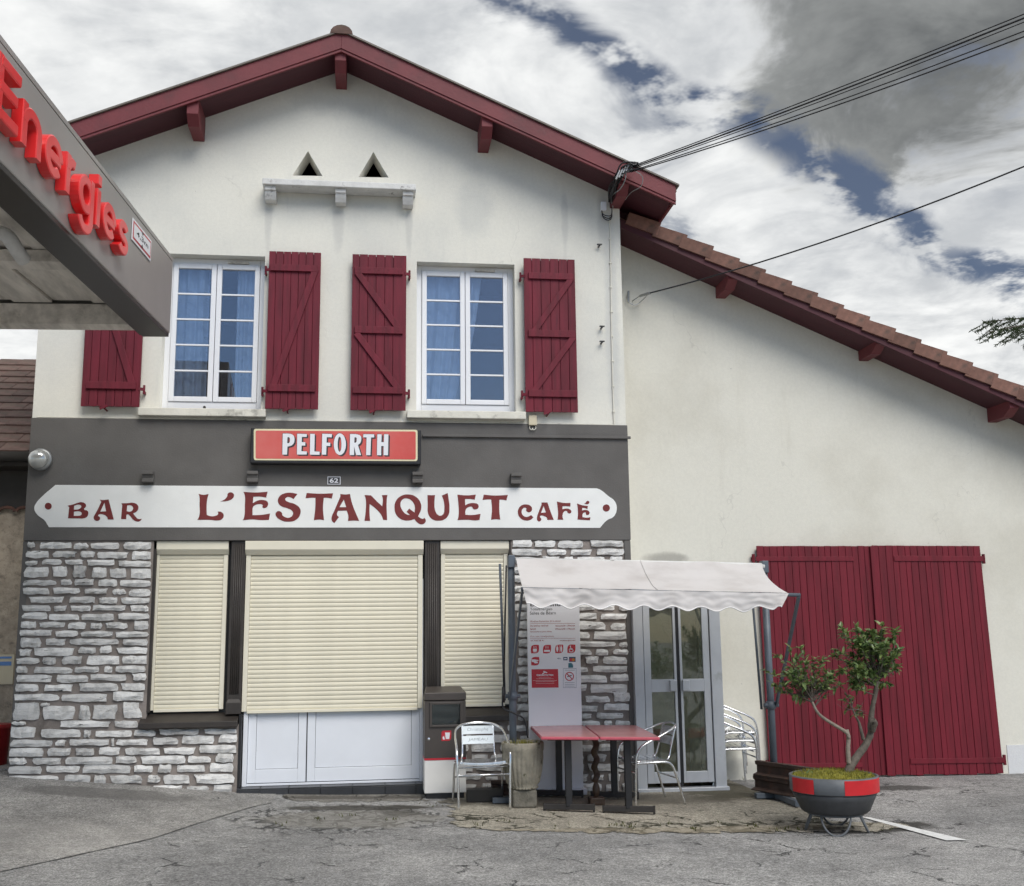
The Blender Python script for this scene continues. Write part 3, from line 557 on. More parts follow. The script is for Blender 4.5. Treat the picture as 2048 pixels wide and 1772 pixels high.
# ---- roof
YF = -.55
roof = MB(); th = .10
for s_ in (-1, 1):
    e_ = XA + s_ * 3.90; n_ = MB()
    prof = [(XA, zs(XA) + .02), (e_, zs(e_) + .02), (e_, zs(e_) + .02 + th), (XA, zs(XA) + .02 + th)]
    if s_ < 0: prof = prof[::-1]
    roof.prism(prof, YF + .03, 9.4)
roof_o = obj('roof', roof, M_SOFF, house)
mb = MB()
for s_ in (-1, 1):
    e_ = XA + s_ * 3.94
    prof = [(XA, zs(XA) + .125), (e_, zs(e_) + .125), (e_, zs(e_) + .215), (XA, zs(XA) + .215)]
    if s_ < 0: prof = prof[::-1]
    mb.prism(prof, YF + .005, 9.45)
obj('roof_covering', mb, M_TILED, roof_o)
for s_ in (-1, 1):
    e_ = XA + s_ * 3.93
    def pr(lo, hi, y0, y1, a0=XA, a1=None, m_=M_FASC, nm='fascia', bv=.004):
        a1 = e_ if a1 is None else a1
        q = [(a0, zs(a0) + lo), (a1, zs(a1) + lo), (a1, zs(a1) + hi), (a0, zs(a0) + hi)]
        if s_ < 0: q = q[::-1]
        b_ = MB(); b_.prism(q, y0, y1); obj(nm, b_, m_, roof_o, bevel=bv)
    pr(0, .20, YF, YF + .03)
    pr(-.035, .0, YF + .012, YF + .04, nm='fascia_lip')
    pr(.20, .225, YF - .025, YF + .10, nm='verge_trim', m_=M_TRIM, a1=XA + s_ * 3.97, bv=.003)
mb = MB(); mb.box(XA + 3.90, XA + 3.93, YF + .03, 9.4, zs(XA + 3.93) - .0, zs(XA + 3.93) + .19); obj('eave_board', mb, M_FASC, roof_o)
mb = MB(); mb.box(XA - 3.93, XA - 3.90, YF + .03, 9.4, zs(XA + 3.93) - .0, zs(XA + 3.93) + .19); obj('eave_board', mb, M_FASC, roof_o)
mb = MB()
for k in range(10):
    y0 = YF - .03 + k * .95; arc = [(XA + .13 * math.cos(a), zs(XA) + .17 + .11 * math.sin(a)) for a in [math.pi * i / 8 for i in range(9)]]
    mb.prism(arc[::1], y0, y0 + .98)
obj('ridge_tile', mb, M_TILED, roof_o)
for (pxx, pyy, ht) in ((683, 179, .24), (398, 283, .2), (966, 306, .2), (1230, 417, .26)):
    q = at(pxx, pyy); a0, a1 = q.x - .065, q.x + .065
    b_ = MB(); zt = min(zs(a0), zs(a1)) + .0
    z0 = q.z; b_.add([(a0, .02, z0), (a1, .02, z0), (a1, .02, zs(a1) + .015), (a0, .02, zs(a0) + .015), (a0, YF + .17, z0), (a1, YF + .17, z0), (a0, YF + .05, z0 + .10), (a1, YF + .05, z0 + .10), (a1, YF + .05, zs(a1) + .015), (a0, YF + .05, zs(a0) + .015)],
          [(0, 3, 2, 1), (0, 1, 5, 4), (4, 5, 7, 6), (6, 7, 8, 9), (1, 2, 8, 7, 5), (0, 4, 6, 9, 3), (2, 3, 9, 8)])
    obj('purlin', b_, M_FASC, roof_o, bevel=.006)
# battens seen under the right eave
for k in range(3):
    yy = .35 + k * .9; b_ = MB(); a0, a1 = XR + .0, XA + 3.9
    b_.add([(a0, yy, zs(a0) - .07), (a1, yy, zs(a1) - .07), (a1, yy + .09, zs(a1) - .07), (a0, yy + .09, zs(a0) - .07), (a0, yy, zs(a0) + .02), (a1, yy, zs(a1) + .02), (a1, yy + .09, zs(a1) + .02), (a0, yy + .09, zs(a0) + .02)], [(0, 3, 2, 1), (0, 1, 5, 4), (1, 2, 6, 5), (2, 3, 7, 6), (3, 0, 4, 7)])
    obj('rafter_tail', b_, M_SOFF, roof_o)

# ---- ledge with corbels under the pigeon holes
l0, l1 = at(525, 362, -.22), at(832, 377, -.22)
ledge = MB(); zt = at(680, 363, -.22).z; zb_ = zt - .075
ledge.box(l0.x, l1.x, -.24, -.001, zb_, zt); lo = obj('pigeon_ledge', ledge, M_CONCW, house, bevel=.008)
for pxx in (540, 681, 816):
    c = at(pxx, 385, -.2).x; b_ = MB()
    b_.prism([(-.20, 0), (-.20, -.05), (-.175, -.055), (-.175, -.07), (-.16, -.10), (-.13, -.145), (-.001, -.145), (-.001, 0)][::1], c - .062, c + .062)
    b_.v = [(y_, x_, z_ + zb_ - .001) for x_, y_, z_ in b_.v]; b_.f = [q[::-1] for q in b_.f]
    obj('ledge_corbel', b_, M_CONCW, lo, bevel=.006)
for (x0, x1, y0, y1) in ((284, 307, 939, 963), (496, 514, 939, 965), (826, 845, 941, 967), (1023, 1042, 943, 967)):
    a, c = at((x0 + x1) / 2, y0 + 3, -.11), at((x0 + x1) / 2, y1, -.11); b_ = MB(); hh = .12
    b_.prism([(-.13, 0), (-.13, -.035), (-.105, -.045), (-.095, -.08), (-.105, -.085), (-.105, -hh), (-.0225, -hh), (-.0225, 0)], a.x - .06, a.x + .06)
    b_.v = [(y_, x_, z_ + a.z) for x_, y_, z_ in b_.v]; b_.f = [q[::-1] for q in b_.f]
    obj('band_corbel', b_, M_BAND, house, bevel=.004)

# ---- upper windows
curt = []
def window(W, sill):
    x0, x1, z0, z1 = W
    yw = .15
    fr = MB(); t = .065
    fr.box(x0, x0 + t, yw, yw + .06, z0, z1); fr.box(x1 - t, x1, yw, yw + .06, z0, z1); fr.box(x0 + t, x1 - t, yw, yw + .06, z1 - t, z1); fr.box(x0 + t, x1 - t, yw - .005, yw + .06, z0, z0 + .11)
    win = obj('window', fr, M_PVC, house, bevel=.005)
    xm = (x0 + x1) / 2
    for k, (a, b) in enumerate(((x0 + t, xm), (xm, x1 - t))):
        cz0, cz1 = z0 + .11, z1 - t; ct = .06; f = MB()
        f.box(a + .003, a + ct, yw - .02, yw + .04, cz0, cz1); f.box(b - ct, b - .003, yw - .02, yw + .04, cz0, cz1); f.box(a + ct, b - ct, yw - .02, yw + .04, cz1 - ct, cz1); f.box(a + ct, b - ct, yw - .02, yw + .04, cz0, cz0 + ct)
        obj('casement', f, M_PVC, win, bevel=.006)
        ga, gb, gz0, gz1 = a + ct, b - ct, cz0 + ct, cz1 - ct; n = 5; st = (gz1 - gz0) / n
        for i in range(n):
            p_ = MB(); q0 = gz0 + i * st + (.010 if i else 0); q1 = gz0 + (i + 1) * st - (.010 if i < n - 1 else 0)
            p_.box(ga, gb, yw + .008, yw + .014, q0, q1); obj('pane', p_, M_GLASS, win)
            if i:
                g = MB(); g.box(ga, gb, yw - .006, yw + .028, gz0 + i * st - .010, gz0 + i * st + .010); obj('glazing_bar', g, M_PVC, win, bevel=.003)
    v_ = MB(); v_.box(xm + .12, xm + .36, yw - .028, yw - .003, z1 - .055, z1 - .035); obj('air_vent', v_, M_CANOS, win)
    s_ = MB(); a, b = sill; zt = z0 - .002
    s_.hexa([(a, -.10, zt - .095), (b, -.10, zt - .095), (b, .15, zt - .095), (a, .15, zt - .095), (a, -.10, zt - .025), (b, -.10, zt - .025), (b, .15, zt), (a, .15, zt)])
    # keep the sill's inner part inside the opening
    s_ = MB(); s_.box(a, b, -.11, -.001, zt - .10, zt - .012); s_.box(x0 + .002, x1 - .002, -.001, .16, zt - .06, zt + .002)
    obj('sill', s_, M_SILL, win, bevel=.008)
    return win
WN1 = window(W1, (at(276, 825, -.1).x, at(531, 830, -.1).x)); WN2 = window(W2, (at(814, 830, -.1).x, at(1052, 830, -.1).x))
mb = MB(); q = at(409, 815, .14); mb.lathe([(.016, 0), (.016, .014)], (0, 0, 0), 12); mb.v = [(q.x + a, .138 - c, q.z + b) for a, b, c in mb.v]; obj('drain_cap', mb, M_BROWN, WN1)

def shutter(c_px, planks, battens, braces, hinge_side, hidden=False):
    """c_px = 4 front-face corners (tl,tr,br,bl) in pixels; details in unit coords u (0 left) v (0 top)"""
    yf = -.10
    c = [at(a, b, yf) for a, b in c_px]
    x0, x1 = (c[0].x + c[3].x) / 2, (c[1].x + c[2].x) / 2; z1, z0 = (c[0].z + c[1].z) / 2, (c[2].z + c[3].z) / 2
    w_, h_ = x1 - x0, z1 - z0
    sh = MB(); sh.box(x0 + .006, x1 - .006, yf + .018, yf + .034, z0 + .02, z1 - .02); so_ = obj('shutter', sh, M_SHUT, house)
    edges = [0] + planks + [1]
    for a, b in zip(edges, edges[1:]):
        p_ = MB(); j = rnd.uniform(-.0015, .0015); p_.box(x0 + a * w_ + .0022, x0 + b * w_ - .0022, yf + j, yf + .0175, z0 + rnd.uniform(-.0015, .0015), z1 + rnd.uniform(-.0012, .0012)); obj('plank', p_, M_SHUT, so_, bevel=.003)
    for (u0, u1, va, vb) in battens:
        p_ = MB(); p_.box(x0 + u0 * w_, x0 + u1 * w_, yf - .027, yf - .002, z1 - vb * h_, z1 - va * h_); obj('batten', p_, M_SHUT, so_, bevel=.004)
    for (ua, va, ub, vb, wd) in braces:
        A = Vector((x0 + ua * w_, yf - .0135, z1 - va * h_)); B = Vector((x0 + ub * w_, yf - .0135, z1 - vb * h_))
        p_ = MB(); p_.bar(A, B, wd, .023, (0, 1, 0)); obj('brace', p_, M_SHUT, so_, bevel=.004)
    hx = x0 if hinge_side < 0 else x1
    for v in (.12, .89):
        z = z1 - v * h_; p_ = MB(); p_.tube([(hx + hinge_side * .035, yf + .03, z - .05), (hx + hinge_side * .035, yf + .03, z + .05)], .013, 8); p_.bar((hx - hinge_side * .02, yf - .004, z), (hx + hinge_side * .04, yf + .02, z), .012, .035); p_.bar((hx + hinge_side * .035, yf + .03, z - .03), (hx + hinge_side * .035, .01, z - .03), .02, .03)
        obj('hinge', p_, M_SHUT, so_, smooth=False)
    p_ = MB(); xm = x0 + .42 * w_; p_.tube([(xm, .01, z0 - .03), (xm, yf - .02, z0 - .03), (xm + .02, yf - .035, z0 - .005)], .009, 6); p_.bar((xm - .05, yf - .03, z0 - .03), (xm + .03, yf - .03, z0 + .005), .012, .03); obj('shutter_stop', p_, M_SHUT, so_)
    for (u, v) in [(.5, .0)]:
        pass
    # bolt heads on battens
    p_ = MB()
    for (u0, u1, va, vb) in battens:
        for i in range(5):
            u = u0 + (u1 - u0) * (i + .5) / 5; z = z1 - (va + vb) / 2 * h_ + rnd.uniform(-.008, .008); xx = x0 + u * w_; p_.box(xx - .005, xx + .005, yf - .030, yf - .026, z - .005, z + .005)
    obj('nail_heads', p_, M_SHUT, so_)
b12 = [(.03, .93, .088, .130), (.05, .94, .850, .894)]
shutter([(537, 501), (642, 506), (637, 819), (531, 817)], [.135, .28, .425, .57, .71, .855], b12, [(.90, .11, .145, .862, .075)], -1)
shutter([(177, 492), (289, 496), (284, 814), (163, 812)], [.135, .28, .425, .57, .71, .855], [(.08, .95, .088, .130), (.08, .93, .850, .894)], [(.12, .11, .86, .862, .075)], 1)
b3 = [(.05, .93, .088, .130), (.06, .94, .470, .515), (.04, .94, .855, .897)]
shutter([(703, 509), (812, 510), (813, 821), (702, 820)], [.135, .29, .44, .6, .755], b3, [(.09, .12, .88, .49, .07), (.09, .515, .88, .875, .07)], 1)
b4 = [(.09, .96, .098, .14), (.07, .97, .475, .52), (.06, .98, .862, .906)]
shutter([(1046, 517), (1150, 518), (1156, 826), (1052, 822)], [.16, .33, .51, .68, .85], b4, [(.93, .125, .17, .49, .07), (.94, .515, .14, .88, .07)], -1)
# ================================================================= ground floor of the house
PL = (XL + .07, at(300, 1250).x)           # left stone panel
PRR = (at(1023, 1200).x, XR - .07)         # right stone panel
zb0 = -.35
def cut_wall(nm, loop): return filled(nm, [loop], .0, .30, M_MORTAR, house)
xsl1 = at(476, 1500).x
left_w = cut_wall('stone_wall', [(XL, zb0), (xsl1, zb0), (xsl1, at(400, 1450).z), (PL[1], at(300, 1450).z), (PL[1], ZLN - .002), (XL, ZLN - .002)])
xb0 = at(848, 1500).x
right_w = cut_wall('stone_wall', [(xb0, zb0), (XR, zb0), (XR, ZLN - .002), (PRR[0], ZLN - .002), (PRR[0], at(1000, 1436).z), (xb0, at(900, 1438).z)])
mb = MB(); mb.box(XL - .006, XL + .062, -.012, .0, zb0, ZLN - .004); obj('corner_strip', mb, M_BAND, house, bevel=.006)
mb = MB(); mb.box(XR - .068, XR + .008, -.016, .0, zb0, ZLN - .004); obj('corner_strip', mb, M_BAND, house, bevel=.006)
mb = MB(); mb.box(XL + .3, XR - .3, .32, .5, zb0, ZLN + .0); obj('leak_backing', mb, M_DARK, house)  # unseen dark backing, added to block light leaks behind the rollers

ST = []
def rows(ox, oy, s, lst):
    for (a, b, c, d_) in lst: ST.append((ox + a / s, ox + b / s, oy + c / s, oy + d_ / s))
A_ = [(300,420,30,105),(482,915,35,120),(947,1143,45,122),(1180,1565,38,122),(1608,2000,30,130),(283,605,150,245),(655,990,150,235),(1027,1235,160,238),(1268,1700,160,248),(1735,2005,155,265),(272,458,285,345),(508,797,262,335),(825,1070,267,332),(1103,1508,268,345),(1555,2005,288,362),(265,597,370,510),(637,872,365,500),(915,1132,352,508),(1175,1387,380,512),(1435,1675,390,515),(1715,2000,385,525),(252,725,550,620),(760,915,540,613),(955,1217,533,620),(1272,1540,537,633),(1575,1990,550,635),(248,605,655,738),(650,1045,652,733),(1097,1418,660,738),(1465,1660,672,742),(1695,1985,670,765),(327,808,772,855),(865,1245,775,860),(1280,1557,782,865),(1575,1980,790,868),(230,637,890,970),(670,853,895,972),(880,1167,895,970),(1200,1660,890,963),(1705,1970,895,972),(218,575,990,1080),(605,1015,1012,1090),(1045,1497,1005,1098),(1540,1972,1000,1080),(203,432,1115,1200),(460,835,1122,1195),(870,1127,1125,1210),(1170,1325,1132,1210),(1370,1680,1128,1210),(1740,1955,1105,1225),(200,660,1230,1310),(693,997,1240,1315),(1040,1485,1242,1318),(1518,1958,1250,1325)]
B_ = [(190,525,110,232),(563,848,120,210),(893,1560,120,200),(1610,1950,128,212),(175,375,262,350),(405,963,238,348),(997,1250,235,320),(1298,1478,220,313),(1518,1945,235,325),(165,472,382,460),(520,703,372,467),(765,1067,357,462),(1120,1563,350,472),(1603,1938,352,462),(155,312,492,582),(387,922,505,592),(955,1290,500,577),(1353,1472,497,578),(1515,1930,490,578),(143,667,615,712),(705,1140,615,715),(1175,1670,608,692),(1732,1930,592,687),(135,463,737,835),(530,935,747,833),(992,1545,727,832),(1580,1910,725,822),(128,750,875,960),(783,1408,872,977),(1443,1908,845,965),(108,475,995,1225),(492,615,995,1042),(515,955,1040,1220),(1010,1170,1032,1217),(1203,1545,1020,1210),(1573,1872,985,1200),(103,290,1250,1295),(765,1448,1240,1325),(1480,1840,1240,1325)]
C_ = [(97,323,228,322),(355,693,250,317),(717,780,257,318),(805,1125,260,310),(1145,1333,258,308),(1355,1708,248,295),(1735,2018,244,287),(92,447,340,398),(478,573,338,387),(597,933,333,385),(947,977,327,390),(992,1270,333,385),(1295,1525,318,380),(1548,1832,305,373),(1865,2025,293,362),(85,375,412,477),(410,615,408,472),(648,817,410,470),(843,1037,400,465),(1070,1367,408,465),(1400,1677,405,460),(1703,2020,382,450),(80,238,495,545),(280,528,492,547),(557,968,485,548),(985,1173,478,535),(1198,1585,475,542),(1605,1803,478,533),(1835,2017,455,530),(75,357,565,627),(380,690,563,617),(710,1113,553,622),(1145,1320,560,615),(1350,1462,550,617),(1498,1757,558,612),(1787,2010,540,612),(85,510,645,690),(537,775,640,700),(805,912,640,707),(935,1217,642,708),(1253,1368,640,700),(1392,1617,638,712),(1652,2005,632,708),(1310,1560,728,770),(1590,1780,733,782),(1815,2000,720,788)]
rows(10, 1080, 6.8267, A_); rows(10, 1260, 6.8267, B_); rows(0, 1400, 4.2667, C_); NLEFT = len(ST)
D_ = [(105,395,75,182),(430,728,85,178),(770,1165,85,190),(1235,1735,85,170),(98,557,208,298),(595,890,208,293),(955,1270,215,295),(1333,1740,205,293),(105,480,325,415),(535,808,315,410),(848,1010,320,412),(1055,1478,320,410),(1513,1742,312,405)]
E_ = [(-300,365,175,260),(415,770,185,262),(-280,480,290,400),(550,772,315,408),(-200,265,432,520),(320,780,430,535),(-330,625,560,632),(668,785,575,640),(-180,292,672,745),(330,530,672,748),(580,788,672,745),(-170,150,770,860),(205,400,770,865),(440,790,770,870),(-160,252,912,985),(288,795,900,980),(-200,503,1025,1125),(538,797,1010,1100),(-300,232,1150,1245),(275,805,1150,1262),(-160,150,1290,1380),(198,537,1310,1390),(565,808,1260,1378),(-200,388,1435,1515),(430,810,1412,1503),(-160,305,1545,1615),(335,715,1535,1612),(-180,400,1645,1715),(460,580,1640,1715),(615,820,1645,1715)]
rows(1010, 1070, 7.314, D_); rows(1140, 1200, 6.8125, E_)
# rows of the right panel hidden by awning and board, and the base below the counter height
y_ = 1132.
while y_ < 1218:
    a = 1022 + rnd.uniform(0, 6)
    while a < 1258:
        b = min(a + rnd.uniform(32, 62), 1262); ST.append((a, b - 6, y_ + rnd.uniform(0, 3), y_ + 13 + rnd.uniform(-1, 2))); a = b
    y_ += 18.5
y_ = 1224.
while y_ < 1440:   # strip left of the board
    ST.append((1033 + rnd.uniform(0, 3), 1060 + rnd.uniform(-3, 12), y_, y_ + 13.5 + rnd.uniform(-1, 2))); ST.append((1076 + rnd.uniform(0, 5), 1108 + rnd.uniform(0, 4), y_, y_ + 13.5)); y_ += 18.3
y_ = 1449.
while y_ < 1590:
    a = 858 + rnd.uniform(0, 16)
    while a < 1258:
        b = min(a + rnd.uniform(30, 60), 1266); ST.append((a, b - 6, y_ + rnd.uniform(0, 3), y_ + 14 + rnd.uniform(-1.5, 2.5))); a = b
    y_ += 19.5
def stone(x0, x1, y0, y1, parent):
    tl, tr, br, bl = at(x0, y0), at(x1, y0), at(x1, y1), at(x0, y1)
    wd = (tr - tl).length; ht = (tl - bl).length
    if wd < .02: return
    nx = 5; nz = 3 if ht > .12 else 2; lean = [rnd.uniform(-.10, .17) * min(1, ht / wd * 2) for _ in range(4)]; prd = rnd.uniform(-.006, .008)
    vs_ = []; fs = []
    for j in range(nz + 1):
        for i in range(nx + 1):
            u, v = i / nx, j / nz
            P_ = bl * (1 - u) * (1 - v) + br * u * (1 - v) + tl * (1 - u) * v + tr * u * v
            edge = i in (0, nx) or j in (0, nz); corner = i in (0, nx) and j in (0, nz)
            jit = .0065
            dx, dz = rnd.uniform(-jit, jit), rnd.uniform(-jit, jit)
            if i in (0, nx): dx += (1 if i == 0 else -1) * wd * max(0, lean[(0 if i == 0 else 2) + (1 if j > nz / 2 else 0)])
            if corner: dx += (1 if i == 0 else -1) * .005; dz += (1 if j == 0 else -1) * .004
            dep = -(.013 + rnd.uniform(0, .009) + prd) if edge else -(.022 + rnd.uniform(0, .024) + prd)
            if j == 0: dep -= .006
            vs_.append((P_.x + dx, dep, P_.z + dz))
    n0 = len(vs_)
    for j in range(nz):
        for i in range(nx): k = j * (nx + 1) + i; fs.append((k, k + 1, k + nx + 2, k + nx + 1))
    ring = [i for i in range(nx + 1)] + [j * (nx + 1) + nx for j in range(1, nz + 1)] + [nz * (nx + 1) + i for i in range(nx - 1, -1, -1)] + [j * (nx + 1) for j in range(nz - 1, 0, -1)]
    for k in ring: vs_.append((vs_[k][0], .012, vs_[k][2]))
    m_ = len(ring)
    for i in range(m_): fs.append((ring[(i + 1) % m_], ring[i], n0 + i, n0 + (i + 1) % m_))
    obj('stone', MB().add(vs_, fs), M_STONE, parent)
for i, q in enumerate(ST): stone(*q, left_w if i < NLEFT else right_w)

# ---- roller shutters
def roller(xa, xb, top, boxh, z_bot, z_box, yb, rail=.055, nm='roller_shutter'):
    """xa..xb outer width of the box, top/bottom heights"""
    bx = MB(); b0 = yb - .05
    bx.prism([(b0, top - .0), (b0, top - boxh * .62), (b0 + .05, top - boxh), (yb + .14, top - boxh), (yb + .14, top)], xa, xb)
    bx.v = [(y_, x_, z_) for x_, y_, z_ in bx.v]; bx.f = [q[::-1] for q in bx.f]
    ro = obj(nm, bx, M_ROLLF, house, bevel=.004)
    for a, b in ((xa + .008, xa + rail), (xb - rail, xb - .008)):
        r_ = MB(); r_.box(a, b, yb + .005, yb + .06, z_bot - .01, top - boxh - .001); obj('guide_rail', r_, M_ROLLF, ro, bevel=.003)
    g0, g1 = xa + rail + .002, xb - rail - .002; hgt_ = top - boxh - .002 - z_bot; n = max(1, round(hgt_ / .0475)); st = hgt_ / n
    sm = MB(); pr = [(0.0, 0.0022), (-.0035, st * .25), (-.005, st * .5), (-.0035, st * .75), (0.0, st - .0022), (.008, st - .0022), (.008, .0022)]
    sm.prism([(a, b) for a, b in pr][::-1], 0, g1 - g0); sm.v = [(y_, x_, z_) for x_, y_, z_ in sm.v]
    me = sm.mesh('slat'); me.materials.append(M_ROLL)
    for q in me.polygons: q.use_smooth = False
    back = MB(); back.box(g0, g1, yb + .036, yb + .044, z_bot, top - boxh - .004); obj('curtain_backing', back, M_ROLLF, ro)
    for k in range(n):
        o = link('slat', me, M_ROLL, ro); o.location = (g0, yb + .026, z_bot + k * st)
    e = MB(); e.box(g0, g1, yb + .012, yb + .034, z_bot - .03, z_bot + .002); obj('end_slat', e, M_ROLLF, ro, bevel=.003)
    return ro
zt_ = ZLN - .004
def zx(a, b, Y=0): return at(a, b, Y).x
yb = .06
roller(zx(308, 1095, .01), zx(457, 1095, .01), zt_, .145, at(370, 1418, yb).z, 0, yb)
zd = at(660, 1418, .05).z
roller(zx(491, 1095, .01), zx(847, 1095, .01), zt_, .155, zd, 0, .03, .06)
roller(zx(881, 1095, .01), zx(1018, 1095, .01), zt_, .145, at(950, 1408, yb).z, 0, yb)
# dark infill round the rollers
mb = MB(); mb.box(PL[1] + .002, xb0 + 1.2, .13, .31, .2, zt_); obj('bay_backing', mb, M_BLACK, house)
for a, b in ((zx(297, 1250) + .004, zx(306, 1250)), (zx(1018, 1095) + .003, PRR[0])):
    mb = MB(); mb.box(a, b, .01, .125, at(300, 1425).z, zt_); obj('jamb', mb, M_BROWN, house)
# fluted pilasters
def pilaster(x0, x1, z0, z1, zpl):
    c = MB(); c.box(x0, x1, .012, .125, z0, z1); po = obj('pilaster', c, M_BROWN, house, bevel=.004)
    f = MB(); n = 5; wv = (x1 - x0 - .05) / n
    for k in range(n): a = x0 + .025 + wv * (k + .5); f.tube([(a, .010, zpl + .05), (a, .010, z1 - .03)], wv * .36, 8)
    obj('fluting', f, M_BROWN, po, smooth=True)
    p_ = MB(); p_.box(x0 - .004, x1 + .004, -.012, .011, z0, zpl - .04); p_.hexa([(x0 - .004, -.012, zpl - .04), (x1 + .004, -.012, zpl - .04), (x1 + .004, .011, zpl - .04), (x0 - .004, .011, zpl - .04), (x0 + .02, .006, zpl), (x1 - .02, .006, zpl), (x1 - .02, .011, zpl), (x0 + .02, .011, zpl)]); obj('plinth', p_, M_BROWN, po, bevel=.004)
pilaster(zx(457, 1250) + .003, zx(487, 1250) - .003, at(470, 1428).z, zt_, at(470, 1398).z)
pilaster(zx(849, 1250) + .003, zx(880, 1250) - .003, -.05, zt_, .15)
mb = MB(); mb.box(xsl1 + .002, zx(482, 1500), -.005, .28, -.02, at(470, 1429).z); obj('door_jamb', mb, M_BLACK, house)
# window sills, dark painted with a sloping top
def dsill(x0, x1, zt, zb):
    s_ = MB(); s_.prism([(-.10, zb), (-.10, zb + .06), (.10, zt), (.16, zt), (.16, zb)][::-1], x0, x1); s_.v = [(y_, x_, z_) for x_, y_, z_ in s_.v]
    obj('dark_sill', s_, M_BROWN, house, bevel=.006)
dsill(zx(276, 1450, -.1), zx(474, 1450, -.1), at(370, 1428).z, at(370, 1456, -.1).z)
dsill(zx(850, 1440, -.1), zx(1022, 1440, -.1), at(960, 1415).z, at(960, 1443, -.1).z)
# glazed front door, lower panels showing under the roller
yd = .10; dx0, dx1, dxm = zx(486, 1500, yd), zx(842, 1500, yd), zx(612, 1500, yd); dz0 = at(660, 1562, yd).z; dz1 = 2.3
for k, (a, b) in enumerate(((dx0 + .05, dxm), (dxm + .012, dx1 - .02))):
    f = MB(); st_ = .085; f.box(a, a + st_, yd, yd + .05, dz0, dz1); f.box(b - st_, b, yd, yd + .05, dz0, dz1); f.box(a + st_, b - st_, yd, yd + .05, dz0, dz0 + .14); f.box(a + st_, b - st_, yd, yd + .05, dz1 - .1, dz1)
    do = obj('door_leaf', f, M_DOORW, house, bevel=.004)
    p_ = MB(); p_.box(a + st_ + .004, b - st_ - .004, yd + .012, yd + .04, dz0 + .145, 1.05); obj('door_panel', p_, M_DOORW, do)
    p_ = MB(); p_.box(a + st_, b - st_, yd + .002, yd + .05, 1.05, 1.15); obj('door_rail', p_, M_DOORW, do)
    p_ = MB(); p_.box(a + st_, b - st_, yd + .02, yd + .026, 1.15, dz1 - .1); obj('door_pane', p_, M_GLASS, do)
mb = MB(); mb.box(dx0, dx0 + .047, yd - .03, yd + .06, dz0 - .03, dz1); mb.box(dx1 - .018, dx1 + .02, yd - .03, yd + .06, dz0 - .03, dz1); mb.box(dx0 + .048, dx1 - .02, yd - .01, yd + .06, dz0 - .03, dz0 - .008); obj('door_frame', mb, M_DOORW, house, bevel=.003)
mb = MB(); mb.box(dx0 - .02, dx1 + .02, .2, .3, -.1, 2.4); obj('door_backing', mb, M_DARK, house)
# dark tiled threshold
tz = dz0 - .032; txs = [zx(473, 1580, -.06)] + [zx(a, 1578, -.06) for a in (520, 577, 641, 705, 770, 832)] + [zx(848, 1580, -.06)]
mb = MB(); mb.box(txs[0] + .01, txs[-1] - .01, -.07, .14, -.3, tz - .012); th_o = obj('threshold', mb, M_BLACK, house)
for a, b in zip(txs, txs[1:]):
    t_ = MB(); t_.box(a + .004, b - .004, -.085, .09, tz - .011, tz); obj('tile', t_, M_SLATE, th_o, bevel=.002)
    t_ = MB(); t_.box(a + .004, b - .004, -.083, -.0705, -.02, tz - .0145); obj('tile', t_, M_SLATE, th_o, bevel=.002)

# ================================================================= barn / annex on the right
YA = .70
barn = thing('barn', 'low cream barn wing with sloping tiled roof and red double gate', 'barn', (5.5, YA, 0))
b0, b1 = at(1245, 492, YA), at(2048, 851, YA); bs = (b1.z - b0.z) / (b1.x - b0.x)
def zr(a): return b0.z + bs * (a - b0.x)
XB0, XB1 = XR + .003, 13.5
filled('barn_wall', [[(XB0, -.5), (XB1, -.5), (XB1, zr(XB1) + .02), (XB0, zr(XB0) + .02)]], YA, YA + .3, M_BARN, barn)
zpl = at(2020, 1490, YA).z
mb = MB(); mb.box(zx(2006, 1500, YA) + .05, XB1, YA - .008, YA - .0, -.5, zpl); obj('painted_plinth', mb, M_PLINTH, barn)
mb = MB(); mb.box(XB1 - .3, XB1, YA + .3, 9, -.5, zr(XB1)); obj('side_wall', mb, M_BARN, barn)
rf = MB(); yv = YA - .55
rf.prism([(XB0, zr(XB0)), (XB1 + .5, zr(XB1 + .5)), (XB1 + .5, zr(XB1 + .5) + .09), (XB0, zr(XB0) + .09)], yv + .03, 9)
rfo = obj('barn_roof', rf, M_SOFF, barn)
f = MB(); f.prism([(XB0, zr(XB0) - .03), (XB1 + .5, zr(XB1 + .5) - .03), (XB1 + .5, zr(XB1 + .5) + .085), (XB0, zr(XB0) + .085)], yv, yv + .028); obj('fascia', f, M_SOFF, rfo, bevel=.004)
f = MB(); f.prism([(XB0, zr(XB0) + .10), (XB1 + .5, zr(XB1 + .5) + .10), (XB1 + .5, zr(XB1 + .5) + .16), (XB0, zr(XB0) + .16)], yv + .12, 9); obj('roof_covering', f, M_TILE, rfo)
